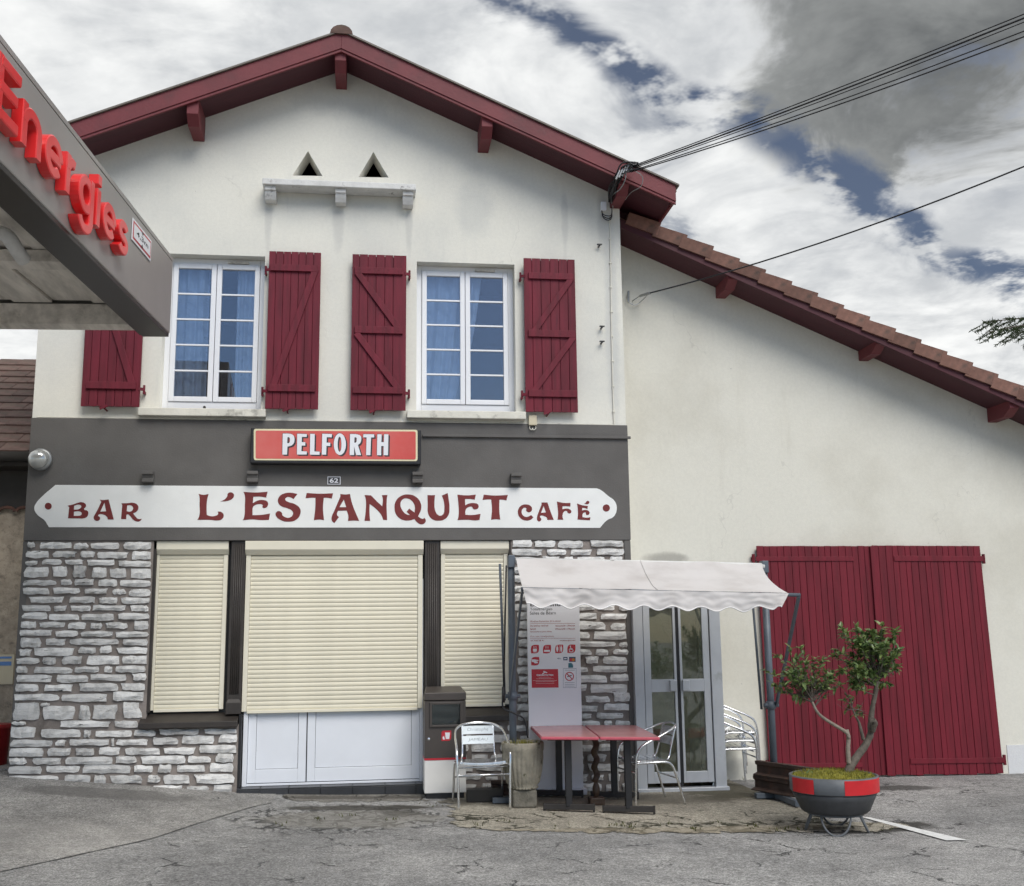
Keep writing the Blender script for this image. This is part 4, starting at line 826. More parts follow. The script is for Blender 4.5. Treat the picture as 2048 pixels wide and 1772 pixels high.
# verge tiles, each lapping the next
ang = math.atan(bs); Ltile = .42; stp = .36
ca, sa = math.cos(ang), math.sin(ang)
n = int((XB1 + .4 - 3.35) / (stp * ca)); tilt = .075
tm = MB(); tm.add([(0, -.012, -.035), (Ltile, -.012, -.035), (Ltile, .02, -.035), (0, .02, -.035), (0, -.012, .115), (Ltile, -.012, .135), (Ltile, .25, .135), (0, .25, .115), (0, .02, .09), (Ltile, .02, .11), (Ltile, .25, .11), (0, .25, .09)],
       [(0, 1, 5, 4), (4, 5, 6, 7), (0, 4, 7, 11, 8, 3), (1, 2, 9, 10, 6, 5), (3, 8, 9, 2), (8, 11, 10, 9), (7, 6, 10, 11), (0, 3, 2, 1)])
tme = tm.mesh('tile'); tme.materials.append(M_TILE)
for k in range(n):
    xx = 3.06 + k * stp * ca; o = link('tile', tme, M_TILE, rfo); o.location = (xx, yv - .02 + rnd.uniform(-.004, .004), zr(xx) + .075 + rnd.uniform(-.004, .004)); o.rotation_euler = (0, -ang - tilt + rnd.uniform(-.01, .01), 0)
for (pxx, pyy) in ((1436, 597), (1722, 722), (1980, 845), (2250, 985)):
    q = at(pxx, pyy, YA); a0, a1 = q.x - .03, q.x + .10
    b_ = MB(); z0 = q.z
    b_.add([(a0, YA + .02, z0), (a1, YA + .02, z0), (a1, YA + .02, zr(a1) + .01), (a0, YA + .02, zr(a0) + .01), (a0, yv + .2, z0), (a1, yv + .2, z0), (a0, yv + .04, z0 + .09), (a1, yv + .04, z0 + .09), (a1, yv + .04, max(zr(a1) + .01, z0 + .1)), (a0, yv + .04, zr(a0) + .01)],
           [(0, 3, 2, 1), (0, 1, 5, 4), (4, 5, 7, 6), (6, 7, 8, 9), (1, 2, 8, 7, 5), (0, 4, 6, 9, 3), (2, 3, 9, 8)])
    obj('purlin', b_, M_FASC, rfo, bevel=.006)
# double gate of upright boards
yg = YA - .07
def gate(tl, tr, br, bl, n, straps, hinge):
    """corner pixels on the front plane"""
    c = [at(*q, yg) for q in (tl, tr, br, bl)]
    def uv(u, v, y):
        top = c[0] + (c[1] - c[0]) * u; bot = c[3] + (c[2] - c[3]) * u; q = top + (bot - top) * v; return Vector((q.x, y, q.z))
    g = MB(); g.hexa([uv(0.01, .99, yg + .025), uv(.99, .99, yg + .025), uv(.99, .99, yg + .06), uv(.01, .99, yg + .06), uv(.01, .01, yg + .025), uv(.99, .01, yg + .025), uv(.99, .01, yg + .06), uv(.01, .01, yg + .06)])
    go = obj('gate_leaf', g, M_GATE, barn)
    es = [0]
    for k in range(n - 1): es.append((k + 1 + rnd.uniform(-.12, .12)) / n)
    es.append(1)
    gp = .0022 / (c[1].x - c[0].x)
    for a, b in zip(es, es[1:]):
        p_ = MB(); y0 = yg + rnd.uniform(-.002, .002); v0, v1 = rnd.uniform(-.0008, .0008), 1 + rnd.uniform(-.003, .002)
        p_.hexa([uv(a + gp, v1, y0), uv(b - gp, v1, y0), uv(b - gp, v1, yg + .024), uv(a + gp, v1, yg + .024), uv(a + gp, v0, y0), uv(b - gp, v0, y0), uv(b - gp, v0, yg + .024), uv(a + gp, v0, yg + .024)]); obj('plank', p_, M_GATE, go, bevel=.003)
    for (u0, u1, v0, v1) in straps:
        p_ = MB(); p_.hexa([uv(u0, v1, yg - .012), uv(u1, v1, yg - .012), uv(u1, v1, yg - .002), uv(u0, v1, yg - .002), uv(u0, v0, yg - .012), uv(u1, v0, yg - .012), uv(u1, v0, yg - .002), uv(u0, v0, yg - .002)]); obj('strap', p_, M_GATE, go, bevel=.003)
        h_ = MB(); u = u0 if hinge < 0 else u1; q = uv(u, (v0 + v1) / 2, yg + .02) + Vector((hinge * .02, 0, 0)); h_.tube([q + Vector((0, 0, -.06)), q + Vector((0, 0, .06))], .02, 8); h_.bar(q, (q.x, YA, q.z), .03, .05); obj('hinge', h_, M_GATE, go)
    return uv
gate((1513, 1092), (1742, 1092), (1778, 1551), (1540, 1553), 17, [(-.015, .84, .048, .068), (.0, .78, .945, .965)], -1)
gate((1744, 1091), (1960, 1092), (2008, 1548), (1779, 1551), 17, [(.19, 1.015, .046, .070), (.19, 1.012, .930, .952)], 1)
mb = MB(); a, b = at(1743, 1092, yg - .02), at(1778, 1551, yg - .02); mb.bar(a, b, .045, .02, (0, 1, 0)); obj('meeting_batten', mb, M_GATE, barn, bevel=.004)

# ================================================================= aluminium porch
yp = -.10
porch = thing('glass_porch', 'narrow grey aluminium porch with glazed double doors beside the stone wall', 'porch', (3.4, yp, -.07))
zp0 = zg(3.4, 0) + .007; zp1 = at(1360, 1180, yp).z
pxs = [zx(a, 1400, yp) for a in (1271, 1291.5, 1357, 1363, 1424, 1447)]
px0, px5 = pxs[0], pxs[5]
f = MB(); f.box(px0, pxs[1] - .008, yp, yp + .10, zp0, zp1); f.box(pxs[4] + .008, px5, yp, yp + .10, zp0, zp1); f.box(pxs[1] - .008, pxs[4] + .008, yp, yp + .10, zp1 - .12, zp1); f.box(px0 - .01, px5 + .02, yp - .03, yp + .12, zp0 - .005, zp0 + .035)
obj('frame', f, M_ALU, porch, bevel=.004)
zmid = at(1360, 1371, yp).z
for k, (a, b) in enumerate(((pxs[1], pxs[2]), (pxs[3], pxs[4]))):
    z0, z1 = zp0 + .085, zp1 - .125; sa_, sb_ = (.078, .03) if k == 0 else (.03, .078)
    l = MB(); y0, y1 = yp + .02, yp + .07
    l.box(a + .002, a + sa_, y0, y1, z0, z1); l.box(b - sb_, b - .002, y0, y1, z0, z1); l.box(a + sa_, b - sb_, y0, y1, z0, z0 + .12); l.box(a + sa_, b - sb_, y0, y1, zmid - .07, zmid + .07); l.box(a + sa_, b - sb_, y0, y1, z1 - .08, z1)
    lo_ = obj('door_leaf', l, M_ALU, porch, bevel=.003)
    for (q0, q1) in ((z0 + .12, zmid - .07), (zmid + .07, z1 - .08)):
        p_ = MB(); p_.box(a + sa_, b - sb_, yp + .04, yp + .046, q0, q1); obj('pane', p_, M_GLASSP, lo_)
    h_ = MB(); hx = b - .015 if k == 0 else a + .015; s_ = -1 if k == 0 else 1
    h_.box(min(hx, hx + s_ * .08), max(hx, hx + s_ * .08), y0 - .05, y0 - .002, zmid - .06, zmid + .06); obj('handle', h_, M_ALU, lo_, bevel=.006)
g = MB(); g.box(pxs[2] + .002, pxs[3] - .002, yp + .03, yp + .07, zp0 + .05, zp1 - .13); obj('centre_gap', g, M_BLACK, porch)
s_ = MB(); s_.box(px5 - .05, px5, yp + .10, YA - .01, zp0, zp0 + .5); s_.box(px5 - .05, px5, yp + .10, YA - .01, zp1 - .12, zp1); s_.box(px5 - .05, px5, YA - .07, YA - .01, zp0 + .5, zp1 - .12); obj('side_frame', s_, M_ALU, porch, bevel=.003)
s_ = MB(); s_.box(px5 - .03, px5 - .024, yp + .10, YA - .07, zp0 + .5, zp1 - .12); obj('side_pane', s_, M_GLASSP, porch)
s_ = MB(); s_.box(px0, px5, yp, YA - .005, zp1 + .001, zp1 + .06); obj('porch_roof', s_, M_ALU, porch, bevel=.004)
s_ = MB(); s_.box(px5 + .001, px5 + .004, yp + .02, yp + .09, at(1447, 1470, yp).z, at(1447, 1437, yp).z); obj('red_sticker', s_, M_RED, porch)
# brown carton standing inside the porch
cb = MB(); cb.box(3.28, 3.62, .18, .48, zp0, zp0 + .62); solo(obj('cardboard_box', cb, mat('cardboard', (.23, .15, .09), .9, .15, 6), bevel=.004), 'brown cardboard box standing behind the glass of the porch doors', 'box')

# ================================================================= neighbouring house on the far left
nb = thing('neighbour_house', 'small roughcast house with brown tiled roof beyond the bar', 'house', (-6, 1.6, 0))
YN = 1.6
mb = MB(); ez = at(20, 912, 1.15).z
mb.box(-11, XL - .9, YN, YN + 6, -.5, ez + .2); mb.box(XL - .9, XL - .003, YN, YN + 2, -.5, ez + .2); obj('wall', mb, M_ROUGH, nb)
top = at(20, 727, 5.0); rs = (top.z - ez) / (5.0 - 1.15)
r_ = MB(); r_.hexa([(-11.3, 1.15, ez - .02), (XL - .01, 1.15, ez - .02), (XL - .01, 5, top.z - .02), (-11.3, 5, top.z - .02), (-11.3, 1.15, ez + .02), (XL - .01, 1.15, ez + .02), (XL - .01, 5, top.z + .02), (-11.3, 5, top.z + .02)]); ro = obj('roof', r_, M_TILED, nb)
r_ = MB(); r_.add([(-11.3, 5, top.z - .02), (XL - .01, 5, top.z - .02), (XL - .01, 8.8, ez), (-11.3, 8.8, ez)], [(0, 1, 2, 3)]); obj('rear_slope', r_, M_TILED, ro)
nr = 13; stp2 = 3.85 / nr; tw = .34; sl = math.atan(rs)
tm = MB(); tl_ = stp2 / math.cos(sl) * 1.22; tm.box(0, tw - .006, 0, tl_, 0, .028); tme2 = tm.mesh('tile'); tme2.materials.append(M_TILED)
for r in range(nr):
    for k in range(6):
        o = link('tile', tme2, M_TILED, ro); xx = XL - .02 - (k + 1) * tw + (.12 if r % 2 else 0)
        if xx + tw > XL - .005: xx = XL - .01 - tw
        o.location = (xx - (r % 2) * .002, 1.10 + r * stp2, ez + .025 + r * stp2 * rs + .012); o.rotation_euler = (sl - .055 + rnd.uniform(-.008, .008), rnd.uniform(-.008, .008), 0)
g = MB(); g.tube([(-11.3, 1.06, ez - .02), (XL - .02, 1.06, ez - .02)], .065, 10); obj('gutter', g, M_CANOD, nb, smooth=True)
g = MB(); g.box(-11.3, XL - .012, 1.12, YN, ez - .12, ez - .06); obj('eave_soffit', g, M_BROWN, nb)
g = MB()
for k in range(10): a = XL - .1 - k * .2; g.tube([(a + .09 * math.cos(t_), YN - .05, ez - .62 + .05 * math.sin(t_)) for t_ in [math.pi * i / 6 for i in range(7)]], .02, 6)
obj('genoise_tiles', g, M_TILE, nb)
g = MB(); g.box(-11, XL - .02, YN - .03, YN - .001, ez - .58, ez - .1); obj('eave_band', g, M_BROWN, nb)
q = at(0, 1338, YN - .02); bd = MB(); bd.box(q.x - .55, at(27, 1338, YN - .02).x, YN - .02, YN - .002, at(10, 1368, YN).z, at(10, 1309, YN).z); bo = obj('notice_board', bd, M_BEIGE); solo(bo, 'pale notice board with blue stripes on the roughcast wall', 'sign')
for (ya, yb_) in ((1313, 1317), (1323, 1331)):
    s_ = MB(); s_.box(q.x - .5, at(22, 1338, YN - .02).x, YN - .024, YN - .0205, at(10, yb_, YN).z, at(10, ya, YN).z); obj('stripe', s_, mat('notice_blue', (.12, .25, .55), .5), bo)
rb = MB(); c = gnd(-18, 1556); c = Vector((at(-14, 1500, .9).x, .9, .30)); zt2 = at(0, 1448, .9).z
rb.lathe([(.15, 0), (.17, (zt2 - c.z) * .9), (.185, (zt2 - c.z) * .9), (.185, zt2 - c.z), (.17, zt2 - c.z)], c, 20); solo(obj('red_bin', rb, mat('red_plastic', (.30, .01, .014), .4, .08), smooth=True), 'dark red plastic bin beside the corner of the stone wall', 'bin')
wl = MB(); wl.box(at(-40, 1550, .6).x - 2, XL - .01, .45, 1.55, .0, .30); solo(obj('low_step', wl, M_RAMP), 'low concrete step below the red bin at the wall corner', 'step')
# ================================================================= filling station canopy
KZ = 4.55
K = atz(340, 668, KZ); K2 = atz(0, 322, KZ); KE = atz(0, 665, KZ)
e1 = (K2 - K).normalized(); e2 = (KE - K).normalized(); ez_ = Vector((0, 0, 1))
fh = at(342, 524, K.y).z - KZ
canopy = thing('station_canopy', 'grey filling station canopy with raised red letters on its long fascia', 'canopy', (K.x - 3, K.y - 4, 0))
LEN, WID = 10.0, 6.0
def CP(s, t, z): return K + e1 * s + e2 * t + ez_ * z
def cbox(mb, s0, s1, t0, t1, z0, z1): return mb.hexa([CP(s0, t0, z0), CP(s1, t0, z0), CP(s1, t1, z0), CP(s0, t1, z0), CP(s0, t0, z1), CP(s1, t0, z1), CP(s1, t1, z1), CP(s0, t1, z1)][::-1])
def fixn(o):
    bm = bmesh.new(); bm.from_mesh(o.data); bmesh.ops.recalc_face_normals(bm, faces=bm.faces); bm.to_mesh(o.data); bm.free(); return o
mb = MB(); cbox(mb, 0, LEN, 0, .10, 0, fh); fas = fixn(obj('long_fascia', mb, M_CANO, canopy, bevel=.012))
mb = MB(); cbox(mb, 0, .10, .101, WID, .03, fh); fixn(obj('end_fascia', mb, M_CANO, canopy, bevel=.012))
mb = MB(); cbox(mb, .02, LEN, .005, .25, -.035, -.002); fixn(obj('dark_trim', mb, M_CANOD, canopy, bevel=.004))
mb = MB(); cbox(mb, .02, LEN, .252, .275, -.02, .12); fixn(obj('trim_lip', mb, M_CANOD, canopy))
mb = MB(); cbox(mb, .102, .30, .28, WID, .002, .20); fixn(obj('end_beam', mb, M_CANOS, canopy, bevel=.006))
mb = MB(); cbox(mb, .0, LEN, .0, WID, fh + .002, fh + .04); fixn(obj('canopy_top', mb, M_CANO, canopy))
npan = 16; pw = (WID - .28) / npan
for k in range(npan):
    p_ = MB(); t0 = .275 + k * pw; z = .205 + (.022 if k % 2 else 0); cbox(p_, .31, LEN, t0 + .006, t0 + pw - .006, z, z + .04); fixn(obj('soffit_panel', p_, M_CANOS, canopy, bevel=.004))
mb = MB(); cbox(mb, 1.55, 1.75, .28, WID, .10, .2); fixn(obj('cross_beam', mb, M_CANOS, canopy, bevel=.005))
mb = MB(); cbox(mb, 5.0, 5.35, 4.2, 4.55, -KZ - .2, .2); fixn(obj('column', mb, M_CANO, canopy, bevel=.01))
a = atz(-40, 455, KZ + .1); b = atz(18, 470, KZ + .1); c = atz(48, 512, KZ + .02)
mb = MB(); mb.tube(catmull([a, a.lerp(b, .7), b + Vector((0, 0, -.02)), b.lerp(c, .5) + Vector((0, 0, -.03)), c + Vector((0, 0, -.03))], 6), .055, 12); obj('drain_pipe', mb, M_CONCW, canopy, smooth=True)
# raised letters on the fascia plane
fn = Vector((-e1.y, e1.x, 0)); fn = fn if fn.x > 0 else -fn
def onfas(px, py, off=0.0):
    d_ = ray(px, py); t_ = (K + fn * off - CAM).dot(fn) / d_.dot(fn); q = CAM + d_ * t_; return (-(q - K).dot(e1), q.z - KZ)   # u grows towards the end
LO = .075
uS = onfas(259, 462, LO)[0]; uN = onfas(46, 230, LO)[0]
zbase = (onfas(52, 296, LO)[1] + onfas(247, 508, LO)[1]) / 2; ztopE = onfas(18, 122, LO)[1]
caps = ztopE - zbase; XH = caps * .72; SW = caps * .185       # cap height, x height, stroke width
def arc(cx, cz, rx, rz, a0, a1, n=14): return [(cx + rx * math.cos(R(a0 + (a1 - a0) * k / n)), cz + rz * math.sin(R(a0 + (a1 - a0) * k / n))) for k in range(n + 1)]
hw = SW / 2; rX = XH / 2 - hw; gw = XH * .92        # glyph width of round letters
def glyph(c_):
    rx = gw / 2 - hw; cx = gw / 2; cz = XH / 2
    if c_ == 'E': return [[(hw, 0), (hw, caps)], [(hw, hw), (caps * .66, hw)], [(hw, caps * .52), (caps * .60, caps * .52)], [(hw, caps - hw), (caps * .66, caps - hw)]], caps * .66
    if c_ == 'n': return [[(hw, 0), (hw, XH)], arc(cx, XH - hw - rx * .95, rx, rx * .95, 180, 0) + [(gw - hw, 0)]], gw
    if c_ == 'e': return [[(hw, cz), (gw - hw * .9, cz)], arc(cx, cz, rx, rX, 4, 318, 26)], gw
    if c_ == 'r': return [[(hw, 0), (hw, XH)], arc(hw + rx * .75, XH - hw - rx * .75, rx * .75, rx * .75, 180, 70, 8)], gw * .62
    if c_ == 'g': return [arc(cx, cz, rx, rX, 0, 360, 28), [(gw - hw, XH), (gw - hw, -XH * .10)], arc(cx, -XH * .10, rx, XH * .34 - hw * .3, 0, -165, 16)], gw
    if c_ == 'i': return [[(hw, 0), (hw, XH)], [(hw, XH * 1.13), (hw, XH * 1.13 + SW)]], SW
    if c_ == 's': 
        w_ = gw * .82; c2 = w_ / 2; r2 = w_ / 2 - hw; q = (XH - SW) / 4
        return [arc(c2, XH - hw - q, r2, q, 25, 270, 16) + arc(c2, hw + q, r2, q, 90, -155, 16)[1:]], w_
gl = 'Energies'; gap = XH * .16
GL = [glyph(c_) for c_ in gl]; pos = [0.0]
for k in range(1, len(gl)): pos.append(pos[-1] + GL[k - 1][1] + gap)
total = pos[-1] + GL[-1][1]; sxx = (uS - uN) / (total - pos[1])
def ribbon(mb, path, w_, fo, d1):
    n = len(path); L_, R_ = [], []
    closed = n > 3 and math.hypot(path[0][0] - path[-1][0], path[0][1] - path[-1][1]) < 1e-5
    for i in range(n):
        if closed and i in (0, n - 1): a_, b_ = path[-2], path[1]
        else: a_, b_ = path[max(i - 1, 0)], path[min(i + 1, n - 1)]
        tx, tz_ = b_[0] - a_[0], b_[1] - a_[1]; l_ = math.hypot(tx, tz_); nx_, nz_ = -tz_ / l_, tx / l_
        L_.append((path[i][0] + nx_ * w_ / 2, path[i][1] + nz_ * w_ / 2)); R_.append((path[i][0] - nx_ * w_ / 2, path[i][1] - nz_ * w_ / 2))
    bv = w_ * .12; vs_ = []
    for i in range(n):
        (lx, lz), (rx_, rz_) = L_[i], R_[i]; ex, ez2 = (lx - rx_) / w_, (lz - rz_) / w_
        for (x_, z_, d_) in ((lx, lz, .004), (lx, lz, d1 - bv * .6), (lx - ex * bv, lz - ez2 * bv, d1), (rx_ + ex * bv, rz_ + ez2 * bv, d1), (rx_, rz_, d1 - bv * .6), (rx_, rz_, .004)): vs_.append(fo(x_, z_, d_))
    fs = [(i * 6 + k, i * 6 + (k + 1) % 6, (i + 1) * 6 + (k + 1) % 6, (i + 1) * 6 + k) for i in range(n - 1) for k in range(6)]
    if not closed: fs += [tuple(range(6)), tuple((n - 1) * 6 + k for k in range(5, -1, -1))]
    mb.add(vs_, fs)
for k, c_ in enumerate(gl):
    mb = MB()
    for j, st_ in enumerate(GL[k][0]):
        ribbon(mb, st_, SW, lambda x_, z_, d_: K - e1 * (uS - (total - pos[k] - x_) * sxx) + ez_ * (zbase + z_) + fn * d_, LO + .0012 * j)
    fixn(obj('letter', mb, M_ENER, canopy))
# height limit plate on the fascia
plate = thing('height_plate', 'white height limit plate with red border reading 4,3m on the canopy fascia', 'sign', tuple(K))
def fplate(nm, pts, d0, d1, m_, par):
    b_ = MB(); q = [(-(K - K).dot(e1))]; P_ = [K - e1 * u + ez_ * z for u, z in pts]
    b_.hexa([p_ + fn * d0 for p_ in P_] + [p_ + fn * d1 for p_ in P_]); return fixn(obj(nm, b_, m_, par))
u0, u1 = onfas(263, 450)[0], onfas(300, 500)[0]; z0, z1 = onfas(281, 497)[1], onfas(281, 455)[1]
z0, z1 = (onfas(263, 482)[1] + onfas(299, 521)[1]) / 2, (onfas(264, 433)[1] + onfas(300, 483)[1]) / 2
def rc(m): return [(u0 + m, z0 + m), (u1 - m, z0 + m), (u1 - m, z1 - m), (u0 + m, z1 - m)]
fplate('board', rc(0), .004, .010, M_WHITE, plate); fplate('border', rc(.018), .0105, .0115, M_RED, plate); fplate('face', rc(.036), .012, .013, M_WHITE, plate)
def ftext(body, uc, zc, hgt, wdt, d0, m_, par, off=.0):
    me = text_mesh(body, 1.0, 0, 0, off, 'lettering'); bb = bounds(me)
    for v in me.vertices:
        u = uc + ((v.co.x - bb[0]) / (bb[1] - bb[0]) - .5) * wdt; z = zc + ((v.co.y - bb[2]) / (bb[3] - bb[2]) - .5) * hgt; v.co = K - e1 * u + ez_ * z + fn * d0
    me.update(); return link('lettering', me, m_, par)
um, zm, hh, ww = (u0 + u1) / 2, (z0 + z1) / 2, z1 - z0, abs(u1 - u0)
ftext('4,3m', um, zm, hh * .26, ww * .62, .0145, M_INK, plate, .01)
for s_ in (-1, 1):
    b_ = MB(); tz_ = zm + s_ * hh * .36; ti = zm + s_ * hh * .20
    b_.add([K - e1 * (um - .035) + ez_ * tz_ + fn * .0145, K - e1 * (um + .035) + ez_ * tz_ + fn * .0145, K - e1 * um + ez_ * ti + fn * .0145], [(0, 1, 2)]); obj('arrow', b_, M_INK, plate)

# ================================================================= illuminated beer sign
s0 = at(502, 855, -.17); s1 = at(842, 929, -.17)
zA, zC = (at(502, 855, -.17).z + at(842, 859, -.17).z) / 2, (at(502, 926, -.17).z + at(842, 929, -.17).z) / 2
bs_ = thing('beer_sign', 'red beer sign box in a black frame with white shadowed lettering above the band', 'sign', ((s0.x + s1.x) / 2, -.1, zC))
mb = MB(); mb.box(s0.x, s1.x, -.17, -.03, zC, zA); obj('case', mb, M_BLACK, bs_, bevel=.01)
C5 = (490, 840, 5.535)
def rr_(x0, y0, x1, y1, r):
    o_ = []
    for cx, cy, a0 in ((x1 - r, y0 + r, -90), (x1 - r, y1 - r, 0), (x0 + r, y1 - r, 90), (x0 + r, y0 + r, 180)):
        for k in range(4): t_ = R(a0 + 30 * k); o_.append((cx + r * math.cos(t_), cy + r * math.sin(t_)))
    return o_
def skew(lp): return [(a, b + (a - 1000) * .006) + tuple(r_[2:] if False else ()) for (a, b, *r_) in lp]
filled('border', px_loops([skew(rr_(97, 103, 1910, 450, 22))], *C5, -.172), -.173, -.1705, mat('sign_cream', (.74, .68, .45), .4, .05), bs_)
M_PEL = mat('beer_red', (.60, .085, .07), .3, .08, 1.2, col2=(.64, .15, .13), c2lo=.4, c2hi=.7, c2scale=1.1)
filled('face', px_loops([skew(rr_(118, 122, 1890, 432, 18))], *C5, -.174), -.1755, -.1735, M_PEL, bs_)
PEL = [[[(418, 150), (480, 150), (530, 165, 1), (548, 215, 1), (525, 275, 1), (470, 295), (465, 383), (413, 383)], [(470, 190), (490, 193, 1), (498, 222, 1), (488, 252, 1), (468, 258)]],
 [[(578, 152), (685, 155), (683, 188), (630, 187), (628, 245), (668, 245), (667, 283), (627, 283), (624, 345), (685, 348), (683, 382), (575, 382)]],
 [[(722, 153), (772, 154), (768, 348), (826, 350), (825, 385), (718, 384)]],
 [[(855, 152), (963, 155), (960, 192), (905, 190), (903, 250), (945, 251), (943, 288), (902, 287), (898, 384), (850, 384)]],
 [circ(1050, 268, 67, 120), circ(1047, 268, 21, 83)],
 [[(1163, 155), (1230, 156), (1278, 175, 1), (1287, 215, 1), (1270, 262, 1), (1250, 275), (1285, 388), (1230, 388), (1207, 290), (1208, 388), (1158, 388)], [(1212, 192), (1232, 195, 1), (1236, 222, 1), (1228, 248, 1), (1210, 252)]],
 [[(1310, 157), (1430, 158), (1430, 193), (1395, 193), (1388, 389), (1340, 389), (1346, 193), (1308, 192)]],
 [[(1465, 158), (1513, 158), (1510, 245), (1538, 245), (1540, 158), (1588, 158), (1583, 390), (1533, 390), (1535, 288), (1508, 288), (1507, 390), (1460, 389)]]]
for lps in PEL:
    for i, (dx, dy, y) in enumerate(((17, 15, -.1757), (11, 10, -.1762), (5, 5, -.1767), (-4, -4, -.1772))):
        filled('letter_shadow', px_loops(lps, *C5, y, dx, dy), y, y - .0003, M_INK, bs_)
    filled('letter', px_loops(lps, *C5, -.178), -.1784, -.1778, M_WHITE, bs_)
# house number
q0, q1 = at(655, 953, -.03), at(681, 969, -.03)
np_ = thing('number_plate', 'small black enamel house number plate reading 62 above the name board', 'sign', ((q0.x + q1.x) / 2, -.03, q1.z))
mb = MB(); mb.box(q0.x, q1.x, -.030, -.0225, q1.z, q0.z); obj('plate', mb, M_WHITE, np_, bevel=.002)
mb = MB(); mb.box(q0.x + .008, q1.x - .008, -.0315, -.0301, q1.z + .008, q0.z - .008); obj('face', mb, M_INK, np_)
def wtext(body, xc, zc, wdt, hgt, y, m_, par, off=0., nm='lettering', left=False):
    me = text_mesh(body, 1.0, 0, 0, off, nm); bb = bounds(me)
    k = None
    for v in me.vertices:
        fx = (v.co.x - bb[0]) / (bb[1] - bb[0]) - (0 if left else .5); fz = (v.co.y - bb[2]) / (bb[3] - bb[2]) - .5; v.co = (xc + fx * wdt, y, zc + fz * hgt)
    me.update(); return link(nm, me, m_, par)
wtext('62', (q0.x + q1.x) / 2, (q0.z + q1.z) / 2, (q1.x - q0.x) * .66, (q0.z - q1.z) * .58, -.0322, M_WHITE, np_, .025)

# ================================================================= small fittings on the facade
q = at(72, 917, -.12); lamp = thing('bulkhead_lamp', 'round silver bulkhead lamp at the left corner of the grey band', 'lamp', (q.x, -.02, q.z))
mb = MB(); mb.lathe([(.105, 0), (.12, .01), (.12, .05), (.10, .06)], (0, 0, 0), 28); mb.v = [(q.x + .03 + a, -.023 - c, q.z + b) for a, b, c in mb.v]; obj('base', mb, M_ZINC, lamp, smooth=True)
mb = MB(); mb.lathe([(.108 * math.cos(t_), .05 + .085 * math.sin(t_)) for t_ in [math.pi / 2 * i / 8 for i in range(9)]][:-1] + [(.004, .135)], (0, 0, 0), 28); mb.v = [(q.x + .012 + a, -.023 - c, q.z + b) for a, b, c in mb.v]; obj('globe', mb, M_LENS, lamp, smooth=True)
q = at(1065, 842, -.05); jb_ = thing('junction_box', 'beige junction box under the sill of the right window', 'box', (q.x, 0, q.z))
mb = MB(); mb.box(q.x - .045, q.x + .05, -.06, -.002, at(1065, 852).z, at(1065, 832).z); obj('case', mb, M_BEIGE, jb_, bevel=.006)
mb = MB(); z = at(1065, 852).z
for a in (-.03, .035): mb.tube(catmull([(q.x + a, -.03, z), (q.x + a * 1.1, -.04, z - .035), (q.x + a * .3, -.045, z - .055), (q.x, -.04, z - .03)], 5), .005, 6)
obj('cable_loops', mb, M_SILL, jb_)
q = at(1207, 412, -.05); tb = thing('cable_box', 'small white cable box below the right eave with looped black leads', 'box', (q.x, 0, q.z))
mb = MB(); mb.box(q.x - .03, q.x + .035, -.06, -.002, q.z - .055, q.z + .055); obj('case', mb, M_WHITE, tb, bevel=.004)
mb = MB(); z = q.z - .055
for r_ in (.07, .10, .125): mb.tube(catmull([(q.x - .02, -.04, z), (q.x - .01, -.05, z - r_ * .7), (q.x + .05, -.05, z - r_), (q.x + .10, -.045, z - r_ * .6), (q.x + .10, -.05, z + .12), (q.x + .075, -.12, z + .25)], 5), .006, 6)
obj('lead', mb, M_CABLE, tb)
mb = MB(); pts = [at(1219, 430, -.012), at(1221, 520, -.012), at(1222.5, 640, -.012), at(1225, 760, -.012), at(1228, 848, -.012)]; mb.tube(pts, .007, 6)
for k in range(9):
    p_ = pts[0].lerp(pts[-1], k / 8.5); mb.box(p_.x - .014, p_.x + .014, -.022, -.001, p_.z - .008, p_.z + .008)
solo(obj('wall_cable', mb, M_SILL), 'thin clipped cable running down the right edge of the gable wall', 'cable')
for i, (a, b) in enumerate(((1197, 494), (1202, 657), (1202, 687))):
    p_ = at(a, b); mb = MB(); mb.tube([(p_.x, .0, p_.z), (p_.x, -.06, p_.z)], .012, 8); mb.bar((p_.x - .03, -.06, p_.z + .01), (p_.x + .03, -.06, p_.z + .01), .02, .014)
    solo(obj('wall_peg', mb, M_CANOD), ['small dark wall peg level with the top of the right shutter', 'upper of two dark wall pegs beside the right shutter', 'lower of two dark wall pegs beside the right shutter'][i], 'peg')

# ================================================================= overhead cables
cl = thing('cable_bracket', 'black bundle of wires and clamps on the right end of the main fascia', 'bracket', tuple(at(1240, 350, -.6)))
mb = MB()
A0 = at(1222, 405, -.08)
for k in range(9):
    j = lambda s_: Vector((rnd.uniform(-s_, s_), rnd.uniform(-s_, s_) * .5, rnd.uniform(-s_, s_)))
    pts = [A0 + j(.03), at(1224, 380, -.35) + j(.05), at(1238, 352, -.62) + j(.06), at(1252, 338, -.66) + j(.07), at(1268, 330, -.72) + j(.06)]
    mb.tube(catmull(pts, 6), .009, 6)
obj('wire_bundle', mb, M_CABLE, cl, smooth=True)
mb = MB()
for k in range(6):
    p_ = at(1236 + k * 6, 352 - k * 3.5, -.65); mb.tube([p_ + Vector((-.03, -.02, -.05)), p_ + Vector((.02, -.02, .06))], .012, 6)
obj('clamp', mb, M_ZINC, cl)
